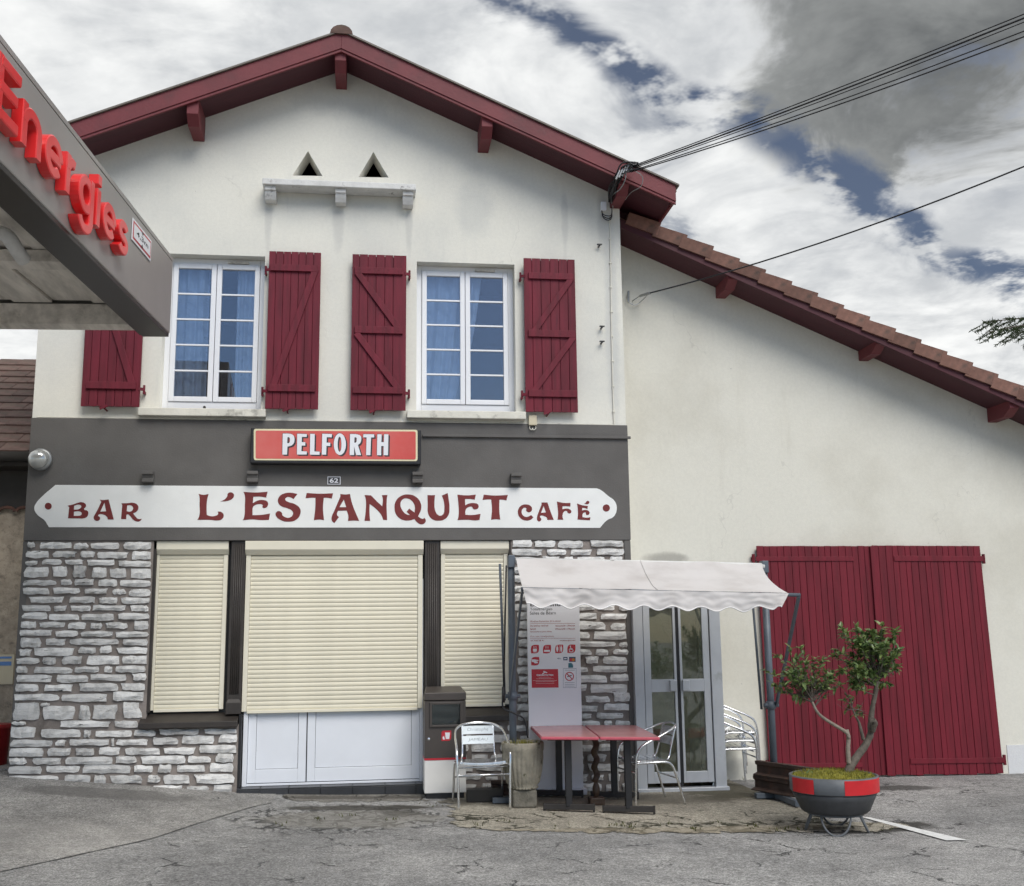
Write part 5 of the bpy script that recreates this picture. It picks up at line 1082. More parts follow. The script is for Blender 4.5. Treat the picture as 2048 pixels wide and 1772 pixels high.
mb = MB(); mb.tube(catmull([at(1252, 340, -.66), at(1250, 360, -.64), at(1240, 378, -.5), at(1224, 392, -.25), at(1226, 415, -.05)], 6), .007, 6); mb.tube(catmull([at(1262, 338, -.7), at(1284, 352, -.66), at(1282, 372, -.6), at(1262, 385, -.4), at(1250, 400, -.2)], 6), .005, 6); obj('loose_wire', mb, M_ZINC, cl)
lines = [((1262, 333), (2048, 28), .006), ((1264, 335), (2048, 36), .009), ((1266, 337), (2048, 44), .005), ((1268, 340), (2048, 62), .006), ((1262, 344), (2048, 73), .007)]
for i, (a, b, r_) in enumerate(lines):
    p0 = at(*a, -.68); q_ = (a[0] + (b[0] - a[0]) * 1.6, a[1] + (b[1] - a[1]) * 1.6); pm = at(*b, -4.2); pe = p0 + (pm - p0) * 2.2
    pts = []
    for k in range(25):
        t_ = k / 24; v = p0.lerp(pe, t_); sag = (.10 + .03 * i) * 4 * t_ * (1 - t_); t1 = 1 / 2.2; v = v + Vector((0, 0, -sag + (.10 + .03 * i) * 4 * t1 * (1 - t1) * (t_ / t1) * (1 if t_ < t1 else t1 / t_))); pts.append(v)
    mb = MB(); mb.tube(pts, r_, 6)
    solo(obj('overhead_line', mb, M_CABLE, smooth=True), ['topmost', 'thick second', 'thin middle', 'fourth', 'lowest'][i] + ' black overhead line of the five running from the main roof eave', 'cable', 'overhead lines to the roof eave')
hk = at(1268, 600, YA - .04); sp = thing('service_cable', 'single dark cable anchored by a looped hook on the barn wall', 'cable', tuple(hk))
p0 = at(1300, 586, YA - .3); pe0 = at(2048, 333, -2.5); pe = p0 + (pe0 - p0) * 2
pts = [p0.lerp(pe, k / 24) + Vector((0, 0, -.35 * 4 * (k / 24) * (1 - k / 24) + .35 * min(1, k / 12))) for k in range(25)]
mb = MB(); mb.tube(pts, .009, 6); obj('span', mb, M_CABLE, sp, smooth=True)
mb = MB(); mb.tube([at(1280, 592, YA - .15), p0], .018, 8); mb.tube(catmull([at(1257, 583, YA), at(1255, 600, YA - .04), at(1268, 610, YA - .05), at(1282, 603, YA - .06), at(1296, 588, YA - .25)], 6), .006, 6); mb.tube([at(1265, 602, YA), at(1282, 590, YA - .18)], .007, 6); mb.tube([at(1257, 582, YA - .01), at(1257, 604, YA - .01)], .012, 6); obj('hook', mb, M_ZINC, sp)
# ================================================================= curtains behind the upper windows
def curtainmat(nm, rings):
    m = bpy.data.materials.new(nm); m.use_nodes = True; t = m.node_tree; b = t.nodes['Principled BSDF']; e = X(t)
    tc = nn(t, 'ShaderNodeTexCoord').outputs['Object']; c = (.78, .84, .90, 1)
    if rings:
        mp = nn(t, 'ShaderNodeMapping'); t.links.new(tc, mp.inputs[0]); mp.inputs['Scale'].default_value = (1, 0, 1)
        vo = nn(t, 'ShaderNodeTexVoronoi'); t.links.new(mp.outputs[0], vo.inputs['Vector']); vo.inputs['Scale'].default_value = 9; vo.inputs['Randomness'].default_value = .55
        dd = vo.outputs['Distance']; rg = e.m('MULTIPLY', e.ss(e.m('ABSOLUTE', e.m('SUBTRACT', e.m('FRACT', e.m('MULTIPLY', dd, 4.2)), .5)), .42, .47), e.ss(dd, .55, .45))
        c = e.mix(e.m('MULTIPLY', rg, .55), (.76, .82, .88, 1), (.22, .27, .34, 1))
    if not isinstance(c, tuple): t.links.new(c, b.inputs['Base Color'])
    else: b.inputs['Base Color'].default_value = c
    b.inputs['Roughness'].default_value = .9; MATS[nm] = m; return m
MC1, MC2 = curtainmat('ring_print_voile', True), curtainmat('plain_voile', False)
def curtain(x0, x1, z0, z1, waves, m_, label, tieback=None):
    mb = MB(); n, nz = 60, 14; vs_ = []
    for j in range(nz + 1):
        v = j / nz; z = z0 + (z1 - z0) * v
        for i in range(n + 1):
            u = i / n; xx = x0 + (x1 - x0) * u
            if tieback: xx += tieback * (1 - v) ** 1.3 * u
            vs_.append((xx, .29 + .03 * math.sin(u * waves * 6.283 + .6 * math.sin(v * 2)) + .012 * math.sin(u * waves * 15), z))
    mb.add(vs_, [(j * (n + 1) + i, j * (n + 1) + i + 1, (j + 1) * (n + 1) + i + 1, (j + 1) * (n + 1) + i) for j in range(nz) for i in range(n)])
    return solo(obj('curtain', mb, m_, smooth=True), label, 'curtain')
zc0, zc1 = W1[2] + .02, W1[3] + .02; xm1 = (W1[0] + W1[1]) / 2
curtain(W1[0] - .02, xm1 - .10, zc0, zc1, 3.2, MC1, 'ring patterned voile curtain in the left half of the left upper window')
curtain(xm1 + .22, W1[1] + .02, zc0, zc1, 2.6, MC1, 'ring patterned voile curtain in the right half of the left upper window')
xm2 = (W2[0] + W2[1]) / 2
curtain(W2[0] - .02, xm2 + .22, W2[2] + .02, W2[3] + .02, 4.2, MC2, 'plain pale curtain tied to the left in the right upper window', tieback=-.30)

# ================================================================= awning on two posts
YPOST = -.80
aw = thing('free_standing_awning', 'pale pink retractable awning on two blue grey posts over the tables', 'awning', (2.8, YPOST, -.06))
rL, rR = at(1022, 1122, YPOST), at(1531, 1133, YPOST)
bL, bR = at(1042, 1178, -1.85), at(1600, 1190, -1.85)
for i, (top, foot) in enumerate(((rL, (1.445, 0)), (rR + Vector((-.02, 0, 0)), (4.10, 0)))):
    fx = top.x + (.0 if i == 0 else .0); z0 = zg(fx, YPOST) + .03
    mb = MB(); mb.tube([(fx, YPOST, z0), (fx, YPOST, top.z + .04)], .038, 12); obj('post', mb, M_POST, aw, smooth=True)
    mb = MB(); mb.box(fx - .03, fx + .03, YPOST - (.62 if i else .22), YPOST + .45, z0 - .012, z0 + .045); mb.box(fx - .22, fx - .031, YPOST - .04, YPOST + .04, z0 - .012, z0 + .04); obj('foot', mb, M_POST, aw, bevel=.004)
    jz = at(1548, 1410, YPOST).z if i else at(1020, 1392, YPOST).z
    mb = MB(); mb.tube([(fx, YPOST, jz - .04), (fx, YPOST, jz + .04)], .052, 12); mb.tube([(fx - .08, YPOST - .01, jz), (fx + .08, YPOST - .01, jz)], .022, 8); obj('collar', mb, M_POST, aw, smooth=True)
    bar_end = (bR if i else bL)
    mb = MB(); mb.bar((fx + (.05 if i else -.03), YPOST - .03, jz), (bar_end.x - (.012 if i else -.012), bar_end.y, bar_end.z - .01), .02, .04, (0, 1, 0)); obj('arm', mb, M_POST, aw)
    mb = MB(); mb.tube([(fx - .07, YPOST + .10, jz - .05), (fx - .10, YPOST + .16, top.z - .02)], .014, 8); obj('stay', mb, M_POST, aw, smooth=True)
    mb = MB(); mb.box(fx - .035, fx + .035, YPOST - .06, YPOST + .05, top.z - .07, top.z + .06); obj('roller_bracket', mb, M_POST, aw, bevel=.006)
mb = MB(); mb.tube([rL + Vector((.04, -.03, .0)), rR + Vector((-.03, -.03, 0))], .036, 12); obj('roller_tube', mb, M_CONCW, aw, smooth=True)
mb = MB(); mb.tube([bL, bR], .018, 10); obj('front_bar', mb, M_POST, aw, smooth=True)
# crank hanging at the left post
mb = MB(); cx = rL.x - .06; mb.tube([(cx, YPOST - .07, rL.z - .05), (cx - .045, YPOST - .09, 1.05)], .009, 8); mb.tube(catmull([(cx - .045, YPOST - .09, 1.05), (cx - .05, YPOST - .09, .93), (cx + .08, YPOST - .10, .86), (cx + .17, YPOST - .10, .80), (cx + .20, YPOST - .10, .62)], 5), .009, 8); mb.tube([(cx - .046, YPOST - .09, 1.14), (cx - .048, YPOST - .09, .98)], .017, 8); obj('crank', mb, M_CABLE, aw, smooth=True)
fL0, fR0 = rL + Vector((.05, -.03, .036)), rR + Vector((-.06, -.03, .036)); fL1, fR1 = bL + Vector((.015, -.012, .018)), bR + (bL - bR) * .045 + Vector((0, -.012, .018))
n, nv = 72, 16; vs_ = []; fs = []
for j in range(nv + 1):
    v = j / nv
    for i in range(n + 1):
        u = i / n; A_0 = fL0.lerp(fR0, u); B_0 = fL1.lerp(fR1, u)
        q = A_0.lerp(B_0, v); sag = .05 * math.sin(math.pi * v) * (.6 + .4 * math.sin(math.pi * u))
        edge = .045 * math.sin(math.pi * v) * (max(0, u - .86) / .14) ** 2
        wr = .010 * mnoise.noise((u * 7 + v * 2.5, v * 3, 1)) + .016 * max(0, v - .55) * mnoise.noise((u * 16 + v * 3, v * 2, 4))
        vs_.append(q + Vector((-edge, 0, -sag + wr)))
for j in range(nv):
    for i in range(n): k = j * (n + 1) + i; fs.append((k, k + n + 1, k + n + 2, k + 1))
cloth = obj('cloth', MB().add(vs_, fs), M_CLOTH, aw, smooth=True)
mb = MB(); sm_ = [vs_[j * (n + 1) + 36] + Vector((0, -.002, .003)) for j in range(nv + 1)]; mb.tube(sm_, .004, 5); obj('seam', mb, M_CLOTH, cloth)
vs_ = []; fs = []; nv = 12; tip = fR1 + Vector((-.13, -.01, -.16))
def valance_pt(u, v, off=0):
    A_0 = fL1.lerp(fR1, u) + Vector((0, -.012, -.006)); sc = 9.2; wave = .022 * math.cos(u * sc * 2 * math.pi + 2.6)
    drop = .168 + wave - .05 * max(0, (u - .82) / .18) ** 1.0
    if u > .93: drop += .03 * ((u - .93) / .07)
    fold = .012 * v * math.sin(u * 40 + 3 * mnoise.noise((u * 5, 0, 2))) + .05 * v * mnoise.noise((u * 6, v * 1.2, 7)) + .012 * mnoise.noise((u * 25, v * 4, 2))
    lean = -.06 * v * max(0, (u - .9) / .1)
    side = -.10 * v * max(0, (u - .93) / .07)
    tl_ = .03 * v * max(0, (.06 - u) / .06)
    return A_0 + Vector((side + tl_, fold + lean - .01 * v + off, -drop * v))
n2 = 220
for j in range(nv + 1):
    for i in range(n2 + 1): vs_.append(valance_pt(i / n2, j / nv))
for j in range(nv):
    for i in range(n2): k = j * (n2 + 1) + i; fs.append((k, k + n2 + 1, k + n2 + 2, k + 1))
obj('valance', MB().add(vs_, fs), M_CLOTH, aw, smooth=True)
mb = MB(); mb.tube([valance_pt(i / n2, 1.0) for i in range(n2 + 1)], .006, 5); obj('valance_piping', mb, mat('white_piping', (.78, .77, .76), .8), aw, smooth=True)

# ================================================================= tables
def table(x0f, x1f, x0b, x1b, yf0, yf1, ybk0, ybk1, ztop, label):
    g = zg((x0f + x1f) / 2, -1) + .007; cx, cy = (x0f + x1f + x0b + x1b) / 4, (yf0 + yf1 + ybk0 + ybk1) / 4
    t = thing('cafe_table', label, 'table', (cx, cy, g), 'pink topped cafe tables')
    c = [Vector((x0f, yf0, 0)), Vector((x1f, yf1, 0)), Vector((x1b, ybk1, 0)), Vector((x0b, ybk0, 0))]
    m_ = MB(); m_.hexa([q + Vector((0, 0, ztop - .032)) for q in c] + [q + Vector((0, 0, ztop - .004)) for q in c]); obj('edge_band', m_, M_TEDGE, t, bevel=.008)
    ctr = sum(c, Vector()) / 4
    m_ = MB(); m_.hexa([q + (ctr - q).normalized() * .010 + Vector((0, 0, ztop - .0035)) for q in c] + [q + (ctr - q).normalized() * .012 + Vector((0, 0, ztop)) for q in c]); obj('table_top', m_, M_TABLE, t, bevel=.002)
    fr, bk = (c[0] + c[1]) / 2, (c[2] + c[3]) / 2; ax = (bk - fr).normalized(); wv = (c[1] - c[0]).normalized()
    for q in (fr + ax * .20, bk - ax * .20):
        m_ = MB(); m_.box(q.x - .032, q.x + .032, q.y - .028, q.y + .028, g + .05, ztop - .05); obj('leg', m_, M_BLACK, t, bevel=.005)
        m_ = MB(); m_.bar(q - wv * .25 + Vector((0, 0, g + .045)), q + wv * .25 + Vector((0, 0, g + .045)), .05, .055); obj('foot_bar', m_, M_IRON, t, bevel=.005)
        for s_ in (-1, 1):
            f_ = MB(); f_.tube([q + wv * (s_ * .245) + Vector((0, 0, g)), q + wv * (s_ * .245) + Vector((0, 0, g + .078))], .012, 8); obj('foot_screw', f_, M_IRON, t)
        m_ = MB(); m_.bar(q - wv * .2 + Vector((0, 0, ztop - .045)), q + wv * .2 + Vector((0, 0, ztop - .045)), .04, .02); obj('top_bearer', m_, M_BLACK, t)
    return t
ZT = .685
def tz(a, b): return atz(a, b, ZT)
f0, f1, f2 = tz(1082, 1473), tz(1199, 1473.5), tz(1320, 1474); k0, k1, k2 = tz(1059, 1450), tz(1168, 1450), tz(1272, 1450)
table(f0.x, f1.x - .006, k0.x, k1.x - .006, f0.y, f1.y, k0.y, k1.y, ZT, 'pink topped cafe table in front of the white information panel')
table(f1.x + .006, f2.x, k1.x + .006, k2.x, f1.y, f2.y, k1.y, k2.y, ZT, 'pink topped cafe table beside the porch doors with a chair at it')

# ================================================================= chairs
def make_chair(label, plates=True):
    t = thing('bistro_chair', label, 'chair', (0, 0, 0))
    side = [(-.255, -.235, .0), (-.262, -.225, .30), (-.268, -.212, .48), (-.268, -.18, .565), (-.266, -.10, .62), (-.262, .03, .675), (-.24, .17, .735), (-.17, .26, .775), (-.07, .295, .79), (0, .30, .795)]
    pts = catmull(side, 6); pts = pts + [Vector((-q.x, q.y, q.z)) for q in reversed(pts[:-1])]
    m_ = MB(); m_.tube(pts, .0125, 10); obj('arm_hoop', m_, M_CHROME, t, local=True, smooth=True)
    for s_ in (-1, 1):
        m_ = MB(); m_.tube(catmull([(s_ * .262, -.215, .425), (s_ * .25, -.05, .425), (s_ * .25, .10, .425), (s_ * .25, .17, .40), (s_ * .252, .22, .30), (s_ * .255, .31, .0)], 6), .012, 10); obj('rear_leg', m_, M_CHROME, t, local=True, smooth=True)
        m_ = MB(); m_.tube(catmull([(s_ * .20, -.20, .435), (s_ * .20, .05, .43), (s_ * .19, .14, .435), (s_ * .172, .185, .47), (s_ * .165, .21, .55), (s_ * .16, .275, .775)], 6), .010, 10); obj('back_upright', m_, M_CHROME, t, local=True, smooth=True)
    for (za, zb) in ((.585, .665), (.682, .762)):
        m_ = MB(); n = 8; P_ = []
        for i in range(n + 1):
            u = -1 + 2 * i / n; xx = u * .168
            for (zz) in (za, zb):
                yy = .185 + (zz - .5) * .32 - .02 * abs(u) ** 2 + .012
                P_.append((xx, yy, zz)); P_.append((xx, yy + .012, zz))
        F_ = []
        for i in range(n):
            a = i * 4; b = a + 4; F_ += [(a, b, b + 2, a + 2), (a + 1, a + 3, b + 3, b + 1), (a + 2, b + 2, b + 3, a + 3), (a, a + 1, b + 1, b)]
        F_ += [(0, 2, 3, 1), (n * 4, n * 4 + 1, n * 4 + 3, n * 4 + 2)]
        m_.add(P_, F_); fixn(obj('back_slat', m_, M_PLATE if plates else M_CHROME, t, local=True))
    for k in range(6):
        y0 = -.215 + k * .066; m_ = MB(); n = 8; P_ = []; F_ = []
        for i in range(n + 1):
            u = -1 + 2 * i / n; xx = u * .235; zz = .452 - .016 * (1 - u * u) - (.012 if k == 0 else 0)
            P_ += [(xx, y0, zz - .012), (xx, y0 + .056, zz - .012), (xx, y0 + .056, zz), (xx, y0, zz)]
        for i in range(n):
            a = i * 4; b = a + 4
            for q in range(4): F_.append((a + q, b + q, b + (q + 1) % 4, a + (q + 1) % 4))
        F_ += [(0, 1, 2, 3), (n * 4 + 3, n * 4 + 2, n * 4 + 1, n * 4)]
        m_.add(P_, F_); fixn(obj('seat_slat', m_, M_CHROME, t, local=True))
    m_ = MB(); m_.tube([(-.262, -.225, .33), (.262, -.225, .33)], .009, 8); obj('front_stretcher', m_, M_CHROME, t, local=True, smooth=True)
    m_ = MB(); m_.tube([(-.252, .24, .26), (.252, .24, .26)], .009, 8); obj('rear_stretcher', m_, M_CHROME, t, local=True, smooth=True)
    m_ = MB(); m_.tube([(-.25, -.19, .40), (.25, -.19, .40)], .009, 8); obj('seat_stretcher', m_, M_CHROME, t, local=True, smooth=True)
    return t
ch1 = make_chair('aluminium bistro chair facing out with handwriting on its back slats', True)
a, b = gnd(914, 1621), gnd(1021, 1621); ca_ = math.atan2(b.y - a.y, b.x - a.x)
mid = (a + b) / 2; ch1.location = (mid.x, mid.y + .235, mid.z + .007); ch1.rotation_euler = (0, 0, R(2))
for body, z, w_, h_ in (('Christophe', .724, .22, .040), ('JAMEAU', .625, .20, .032)):
    me = text_mesh(body, 1.0, 0, 0, -.012, 'handwriting'); bb = bounds(me)
    for v in me.vertices:
        zz = z + ((v.co.y - bb[2]) / (bb[3] - bb[2]) - .5) * h_; xx = ((v.co.x - bb[0]) / (bb[1] - bb[0]) - .5) * w_; u = xx / .168
        v.co = (xx + (zz - z) * .25, .185 + (zz - .5) * .32 - .02 * abs(u) ** 2 + .012 - .0015, zz)
    me.update(); link('handwriting', me, mat('pencil_grey', (.22, .25, .26), .6), ch1, local=True)
ch2 = make_chair('aluminium bistro chair side on, drawn up to the table by the porch', False)
r1 = gnd(1371, 1613); ch2.location = (2.86, -.80, zg(2.9, -.8) + .007); ch2.rotation_euler = (0, 0, R(-82))
stk = make_chair('lowest aluminium chair of the stack between porch and gate', False); stk['group'] = 'stacked aluminium chairs'
c3 = [stk, copy_tree(stk), copy_tree(stk)]
c3[1]['label'] = 'middle aluminium chair of the stack between porch and gate'; c3[2]['label'] = 'topmost aluminium chair of the stack between porch and gate'
for k, o in enumerate(c3): o.location = (4.13 + .012 * k, .25, zg(4.2, .3) + .007 + k * .09); o.rotation_euler = (0, R(0) , R(88))

# ================================================================= information panel
YT = -.28
tp = thing('information_panel', 'tall white information panel with red pictograms leaning against the stone wall', 'panel', (1.8, YT, -.05))
tx0, tx1 = zx(1057, 1400, YT), zx(1163, 1400, YT); tzb = at(1110, 1578, YT).z; tzt = tzb + 2.3
mb = MB(); mb.box(tx0, tx1, YT, YT + .04, tzb, tzt); obj('panel', mb, M_WHITE, tp, bevel=.004)
mb = MB(); mb.box(tx0 + .05, tx1 + .03, YT - .06, YT + .16, zg(1.8, 0) + .007, tzb - .002); obj('base', mb, M_WHITE, tp, bevel=.004)
def tpx(a, b): # crop of the panel: region origin (1040,1180), scale 8.057
    return at(1040 + a / 8.057, 1180 + b / 8.057, YT)
yt = YT - .0015
def tl(body, x0, x1, y0, y1, m_, off=0.0):
    p_, q = tpx(x0, (y0 + y1) / 2), tpx(x1, (y0 + y1) / 2); zh = tpx(x0, y0).z - tpx(x0, y1).z; sh = (tpx((x0 + x1) / 2, (y0 + y1) / 2).z)
    wtext(body, p_.x, sh, q.x - p_.x, zh, yt, m_, tp, off, left=True)
M_REDT = mat('print_red_dark', (.33, .03, .045), .5, .03)
tl('Bienvenue', 165, 720, 195, 262, M_INK, .02)
tl('TotalEnergies', 162, 520, 285, 340, M_INK); tl('Salies de Béarn', 160, 575, 345, 395, M_INK)
tl("Horaires d'ouverture de la station", 165, 655, 487, 515, M_REDT)
for y, l, r_ in ((575, 'Du lundi au vendredi', '06heures30 / 20heures'), (626, 'Samedi', '07heures30 / 19heures'), (673, 'Dimanche et jours fériés', None)):
    tl(l, 168, 168 + len(l) * 14.3, y - 13, y + 13, M_REDT, .012)
    if r_: tl(r_, 570, 885, y - 12, y + 12, M_REDT, .012)
tl('Pour tout renseignement', 170, 545, 735, 762, M_REDT); tl('05 70 87 86 61', 172, 385, 802, 826, M_REDT, .006); tl('totalenergies.com', 645, 892, 800, 828, M_REDT, .006)
def tpoly(nm, loops, m_, k=0):
    o_ = []
    for lp in loops:
        o_.append([(tpx(q[0], q[1]).x, tpx(q[0], q[1]).z, q[2] if len(q) > 2 else 0) for q in lp])
    y = YT - .0012 - k * .0006
    return filled(nm, o_, y, y - .0003, m_, tp)
for y in (536, 776): tpoly('rule', [[(162, y), (890, y), (890, y + 4), (162, y + 4)]], M_REDT)
def leafbox(x0, y0, x1, y1): r_ = (x1 - x0) * .38; return [(x0, y1), (x0, y0 + r_, 1), (x0 + r_ * .3, y0 + r_ * .3, 1), (x0 + r_, y0, 1), (x1, y0), (x1, y1 - r_, 1), (x1 - r_ * .3, y1 - r_ * .3, 1), (x1 - r_, y1, 1)]
for (a, b) in ((178, 885), (372, 885), (568, 882), (765, 880), (182, 1080)): tpoly('pictogram', [leafbox(a, b, a + 126, b + 134)], M_RED)
W_ = M_WHITE
tpoly('cup', [[(210, 945), (270, 945), (268, 985, 1), (240, 992, 1), (212, 985, 1)], ], W_, 1); tpoly('saucer', [[(205, 996), (275, 996), (268, 1003), (212, 1003)]], W_, 1)
for a in (218, 238, 258): tpoly('steam', [[(a, 905), (a + 6, 905), (a + 4, 935), (a - 2, 935)]], W_, 1)
tpoly('dish', [[(388, 965), (482, 965), (484, 995), (386, 995)]], W_, 1)
for a in (412, 432, 452): tpoly('steam', [[(a, 905), (a + 6, 905), (a + 3, 945), (a - 3, 945)]], W_, 1)
for a in (600, 664): tpoly('figure', [circ(a, 905, 10, 10, 8)], W_, 1); tpoly('figure', [[(a - 16, 920), (a + 16, 920), (a + 16, 955), (a + 8, 995), (a - 8, 995), (a - 16, 955)]], W_, 1)
tpoly('divider', [[(631, 890), (635, 890), (635, 1008), (631, 1008)]], W_, 1)
tpoly('wheelchair', [circ(822, 970, 34, 34, 12), circ(822, 970, 25, 25, 12)], W_, 1); tpoly('wheelchair', [[(808, 920), (820, 920), (824, 950), (850, 952), (868, 985), (858, 988), (842, 962), (812, 962)]], W_, 1); tpoly('wheelchair', [circ(812, 905, 10, 10, 8)], W_, 1)
tpoly('hand', [[(186, 1120), (235, 1118), (300, 1130), (298, 1142), (250, 1142), (290, 1160), (285, 1178), (240, 1182), (215, 1160), (188, 1158)]], W_, 1)
tl('VISA', 598, 655, 1092, 1115, M_BLUEP, .02)
tpoly('bank_card', [[(697, 1080), (765, 1080), (765, 1132), (697, 1132)]], M_BLUEP); tpoly('card_mark', [[(710, 1097), (752, 1097), (752, 1115), (710, 1115)]], W_, 1)
tpoly('bank_card', [[(790, 1078), (895, 1078), (895, 1158), (790, 1158)]], M_BLUEP); tpoly('card_mark', [circ(825, 1125, 26, 26, 10)], M_RED, 1); tpoly('card_mark', [circ(860, 1125, 26, 26, 10)], mat('print_orange', (.55, .2, .03), .5), 2)
tpoly('fuel_card', [[(778, 1180), (830, 1178, 1), (855, 1215, 1), (855, 1252), (778, 1252)]], mat('print_teal', (.04, .16, .20), .5))
tpoly('red_notice', [[(185, 1278), (612, 1273), (622, 1572), (190, 1576)]], M_RED)
tpoly('camera_icon', [[(380, 1302), (440, 1325), (430, 1340), (375, 1320)]], W_, 1); tpoly('camera_icon', [[(355, 1345), (395, 1325), (400, 1335), (365, 1355)]], W_, 1)
def tl2(body, x0, x1, y0, y1, off=0):
    p_, q = tpx(x0, (y0 + y1) / 2), tpx(x1, (y0 + y1) / 2); wtext(body, p_.x, tpx(x0, (y0 + y1) / 2).z, q.x - p_.x, tpx(x0, y0).z - tpx(x0, y1).z, YT - .0026, W_, tp, off, left=True)
tl2('VIDEOPROTECTION', 262, 535, 1360, 1388, .03)
for (a, b, y) in ((300, 500, 1414), (265, 540, 1430), (205, 595, 1458), (255, 550, 1475), (255, 550, 1503)): tpoly('small_print', [[(a, y - 3), (b, y - 3), (b, y + 3), (a, y + 3)]], mat('pale_print', (.62, .40, .40), .5), 1)
tpoly('smoking_notice', [[(697, 1262), (908, 1262), (908, 1575), (697, 1575)], [(700, 1266), (905, 1266), (905, 1571), (700, 1571)]], M_BLUEP)
tpoly('no_smoking_ring', [circ(797, 1392, 72, 72, 16), circ(797, 1392, 58, 58, 16)], M_RED, 1); tpoly('no_smoking_bar', [[(748, 1350), (758, 1340), (848, 1434), (838, 1444)]], M_RED, 2); tpoly('cigarette', [[(760, 1388), (830, 1370), (833, 1384), (763, 1402)]], M_INK, 1)
for y in (1292, 1490, 1520, 1548): tpoly('small_print', [[(722, y - 4), (880, y - 4), (880, y + 4), (722, y + 4)]], mat('grey_print', (.35, .38, .42), .5))

# ================================================================= waste and towel cabinet
yc = -.42; cg = zg(.8, yc) + .02
bn_ = thing('waste_cabinet', 'brown and white waste cabinet with a dark window and red pictogram', 'bin', (.8, yc, cg))
cx0, cx1 = zx(849, 1500, yc), zx(932, 1500, yc); cz = lambda y: at(890, y, yc).z
c0 = cg + .0
mb = MB(); yb2 = yc + .34
zt0 = cz(1402); wz0, wz1 = cz(1450), cz(1408); wx0, wx1 = zx(863, 1430, yc), zx(921, 1430, yc); zst = cz(1520)
mb.box(cx0, cx1, yc + .002, yb2, c0 + .04, zst); obj('white_base', mb, mat('cabinet_white', (.72, .71, .68), .45, .04, 3, col2=(.60, .58, .54), c2lo=.55, c2hi=.85, c2scale=3), bn_, bevel=.006)
mb = MB(); mb.box(cx0 + .02, cx1 - .02, yc + .02, yb2 - .02, c0 - .02, c0 + .039); obj('plinth', mb, M_BLACK, bn_)
M_CAB = mat('cabinet_brown', (.062, .052, .046), .45, .1, 4, .08, 60)
mb = MB(); zz = zst + .022; mb.box(cx0, wx0, yc, yb2, zz, zt0); mb.box(wx1, cx1, yc, yb2, zz, zt0); mb.box(wx0, wx1, yc, yb2, zz, wz0); mb.box(wx0, wx1, yc, yb2, wz1, zt0); obj('body', mb, M_CAB, bn_)
mb = MB(); mb.box(cx0 - .001, cx1 + .001, yc - .002, yb2, zst + .001, zst + .021); obj('red_stripe', mb, M_RED, bn_)
mb = MB(); mb.hexa([(cx0 - .004, yc - .006, zt0 + .008), (cx1 + .004, yc - .006, zt0 + .008), (cx1 + .004, yb2, zt0 + .008), (cx0 - .004, yb2, zt0 + .008), (cx0 - .004, yc - .006, cz(1385)), (cx1 + .004, yc - .006, cz(1385)), (cx1 - .03, yb2, cz(1385) + .05), (cx0 + .03, yb2, cz(1385) + .05)]); obj('lid', mb, M_CAB, bn_, bevel=.008)
mb = MB(); t_ = .022
for (a, b, c_, d_) in ((wx0 - .02, wx0 + .005, wz0 - .02, wz1 + .02), (wx1 - .005, wx1 + .02, wz0 - .02, wz1 + .02), (wx0 + .005, wx1 - .005, wz0 - .02, wz0 + .004), (wx0 + .005, wx1 - .005, wz1 - .004, wz1 + .02)): mb.box(a, b, yc - .02, yc - .001, c_, d_)
obj('window_frame', mb, M_CAB, bn_, bevel=.004)
mb = MB(); mb.box(wx0, wx1, yc + .03, yc + .035, wz0, wz1); obj('window_pane', mb, M_GLASSB, bn_)
mb = MB(); mb.box(wx0, wx1, yb2 - .05, yb2 - .045, wz0, wz1); obj('inner_back', mb, mat('cabinet_inside', (.10, .12, .12), .6), bn_)
q0, q1 = at(881, 1462, yc), at(903, 1482, yc)
def cb_poly(nm, pts, m_, k=0):
    y = yc - .001 - k * .0006; lp = [(at(a, b, yc).x, at(a, b, yc).z, 0) for a, b in pts]; return filled(nm, [lp], y, y - .0004, m_, bn_)
cb_poly('sticker', [(883, 1464), (886, 1461.5), (902.5, 1461), (902.5, 1477), (899, 1481.5), (883, 1482)], M_RED)
cb_poly('cup_icon', [(890, 1465), (900, 1465), (898.5, 1478), (891.5, 1478)], M_WHITE, 1); cb_poly('hand_icon', [(885, 1474), (888, 1472), (890, 1479), (886, 1479)], M_WHITE, 1)
mb = MB(); q = at(857.5, 1478, yc); mb.lathe([(.014, 0), (.014, .008), (.006, .010)], (0, 0, 0), 12); mb.v = [(q.x + a, yc - c, q.z + b) for a, b, c in mb.v]; obj('lock', mb, M_CHROME, bn_)

# ================================================================= fluted pot, turned post, ballast
g = gnd(1050, 1618); pc = Vector((g.x, g.y + .12, g.z + .007)); pot = thing('stone_planter', 'weathered fluted stone planter on a square block beside the front chair', 'planter', tuple(pc))
mb = MB(); mb.box(pc.x - .12, pc.x + .125, pc.y - .12, pc.y + .12, pc.z, pc.z + .175); obj('block', mb, M_POTB, pot, bevel=.02)
zb_ = .178
def fl(a, z): return 1 + (.035 * (1 if z < .34 + zb_ else .15)) * (abs(math.cos(a * 13)) * 2 - 1)
prof = [(.06, zb_), (.145, zb_), (.15, zb_ + .015), (.14, zb_ + .03), (.165, zb_ + .06), (.184, zb_ + .14), (.196, zb_ + .22), (.204, zb_ + .30), (.208, zb_ + .36), (.214, zb_ + .38), (.216, zb_ + .44), (.207, zb_ + .455), (.19, zb_ + .45), (.185, zb_ + .40), (.06, zb_ + .395)]
mb = MB(); mb.lathe(prof, pc, 104, fl); obj('bowl', mb, M_POT, pot, smooth=True)
mb = MB()
